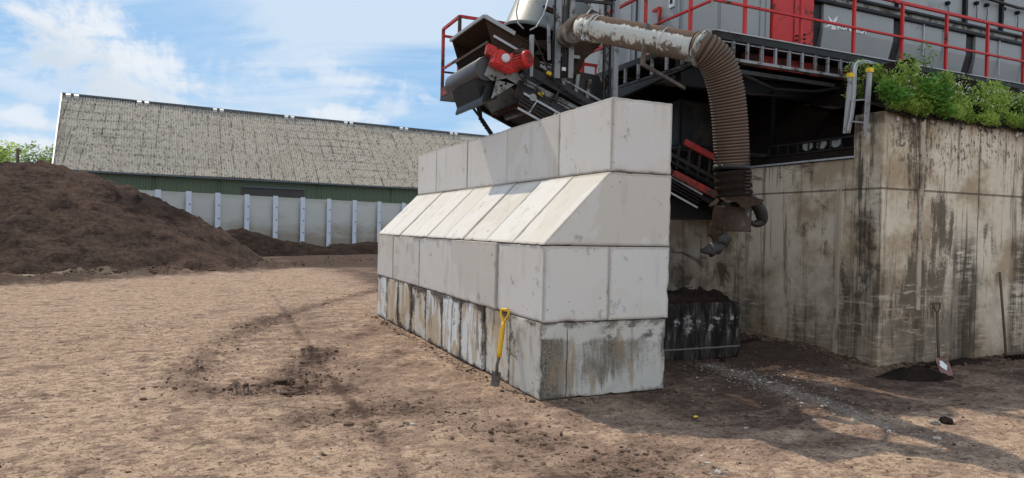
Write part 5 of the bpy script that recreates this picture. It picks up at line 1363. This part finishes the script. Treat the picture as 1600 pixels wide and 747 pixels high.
# ------------------------------------------------------------------ loose stuff on the ground
p = g0(1430, 588); mound('soil_mound', p[0], p[1]+.02, .60, .22, .12, 'black soil mound heaped against the retaining wall corner, left of the shovel', 'dark_soil', 3, R(-8))
p = g0(1545, 578); mound('soil_mound', p[0]+.1, -.05, 1.0, .12, .06, 'low dark soil strip along the wall foot between shovel and broom', 'dark_soil', 6, 0)
p = g0(1185, 546); mound('soil_mound', p[0]+.25, p[1]+.4, .5, .9, .12, 'dark soil drift along the wall foot beside the blackened block', 'dark_soil', 9, R(-10))
def ground_h(x, y): return float(gz(np.array([[x]]), np.array([[y]]))[0, 0])
def lumps(name, m, pts, label, cat, seed, squash=.6):
    rg_ = random.Random(seed); mb = MB()
    ico = bmesh.new(); bmesh.ops.create_icosphere(ico, subdivisions=1, radius=1); iv = [v.co.copy() for v in ico.verts]; jf = [[v.index for v in f.verts] for f in ico.faces]; ico.free()
    hz = gz(np.array([q[0] for q in pts])[None], np.array([q[1] for q in pts])[None])[0]
    for (x, y, r_), z in zip(pts, hz):
        sx_, sy_, sz_ = rg_.uniform(.6, 1.5), rg_.uniform(.6, 1.5), rg_.uniform(.45, .9)*squash*1.3; a = rg_.uniform(0, 6.3); ca, sa = math.cos(a), math.sin(a)
        vs = []
        for v in iv:
            k = r_*rg_.uniform(.7, 1.3); X, Y, Z = v.x*sx_*k, v.y*sy_*k, v.z*sz_*k; vs.append((x+X*ca-Y*sa, y+X*sa+Y*ca, z+Z+r_*sz_*.35))
        mb.add(vs, jf, False)
    o = mb.build(name, m, recalc=False); o['kind'] = 'stuff'; return tag(o, label, cat)
def scatter(n, poly, spread, r_, rg_):
    out = []
    for _ in range(n):
        k = rg_.randrange(len(poly)-1); f_ = rg_.random(); a, b = poly[k], poly[k+1]
        out.append((a[0]+(b[0]-a[0])*f_+rg_.gauss(0, spread), a[1]+(b[1]-a[1])*f_+rg_.gauss(0, spread), r_*math.exp(rg_.gauss(-.35, .5))))
    return out
rg_ = random.Random(21); pts = []
for k, L in enumerate(track_arcs): pts += scatter((420, 140, 520, 380)[k], L, (.26, .25, .2, .22)[k], .014, rg_)
for _ in range(2600):
    x = rg_.uniform(-8, 7); y = rg_.uniform(-4.2, 8); pts.append((x, y, .008*math.exp(rg_.gauss(-.1, .45))))
pts += scatter(500, [(-.08, 0), (-.1, 7.2)], .07, .014, rg_)
pts += scatter(420, [(.0, -.1), (1.6, -.1)], .08, .012, rg_)
pts += scatter(900, [(5.12, .3), (5.1, 3.5)], .16, .02, rg_)
pts += scatter(800, [(5.2, .0), (9, .02)], .12, .02, rg_)
pts += scatter(900, [(2.0, .6), (4.8, .3)], .6, .014, rg_)
pts += scatter(1100, far_strip[1:], .5, .035, rg_)
pts += scatter(120, [g0(400, 606), g0(440, 600), g0(475, 612)], .09, .03, rg_)
pts = [p for p in pts if not (-.02 < p[0] < 1.62 and -.02 < p[1] < 7.22)]
lumps('soil_clods', 'clod', pts, 'loose brown clods and crumbs scattered over the yard', 'clods', 5)
pts = scatter(420, gravel_line[:3], .30, .008, rg_)+scatter(620, gravel_line[1:6], .20, .0075, rg_)+scatter(45, [g0(1095, 722), g0(1140, 732)], .09, .009, rg_)
pts += [(rg_.uniform(-6, 7), rg_.uniform(-4, 4), .006*math.exp(rg_.gauss(0, .4))) for _ in range(420)]
pts = [p for p in pts if not (-.02 < p[0] < 1.62 and -.02 < p[1] < 7.22)]
lumps('gravel', 'pale_stone', pts, 'pale gravel strewn in a streak in front of the retaining wall', 'gravel', 6)
def rock(px, py, r_, m, label, seed, cat='stone'):
    rg2 = random.Random(seed); p = U(px, py, Z=0); bm = bmesh.new(); bmesh.ops.create_icosphere(bm, subdivisions=3, radius=1)
    for v in bm.verts:
        n_ = mnoise.fractal(v.co*1.4+Vector((seed, 0, 0)), .8, 2, 4); v.co *= 1+.35*n_; v.co.z *= .62
        v.co *= r_
    me = bpy.data.meshes.new('stone'); bm.to_mesh(me); bm.free(); me.materials.append(MATS[m])
    o = bpy.data.objects.new('stone', me); COL.objects.link(o); o.location = (p.x, p.y, ground_h(p.x, p.y)+r_*.3); return tag(o, label, cat)
rock(1461, 662, .045, 'pale_stone', 'pale stone with a dark clod beside it on the shaded ground right of the gravel', 3)
rock(1478, 661, .06, 'dark_soil', 'dark clod touching the pale stone right of the gravel', 4, 'clod')
rock(1335, 568+90, .035, 'pale_stone', 'small whitish stone at the lower end of the gravel streak', 5)
rock(1122, 730, .026, 'pale_stone', 'whitish stone in the small stone patch at the bottom edge', 6)
rock(645, 665, .022, 'pale_stone', 'small white stone on the tan ground left of the spade', 7)
rock(1128, 564, .035, 'dark_soil', 'dark clod at the foot of the blackened block', 8, 'clod')
sc2 = MB(); p = U(1087, 652, Z=0); z = ground_h(p.x, p.y)+.012
sc2.add([(p.x-.022, p.y-.01, z), (p.x+.02, p.y-.012, z+.003), (p.x+.024, p.y+.01, z+.008), (p.x+.002, p.y+.014, z+.01), (p.x-.02, p.y+.012, z+.003), (p.x, p.y, z+.012)], [(0, 1, 5), (1, 2, 5), (2, 3, 5), (3, 4, 5), (4, 0, 5)])
o = sc2.build('plastic_scrap', 'cap_yellow', at=p); md_ = o.modifiers.new('thickness', 'SOLIDIFY'); md_.thickness = .003; tag(o, 'small bright yellow scrap of plastic in the shadow on the ground', 'litter')
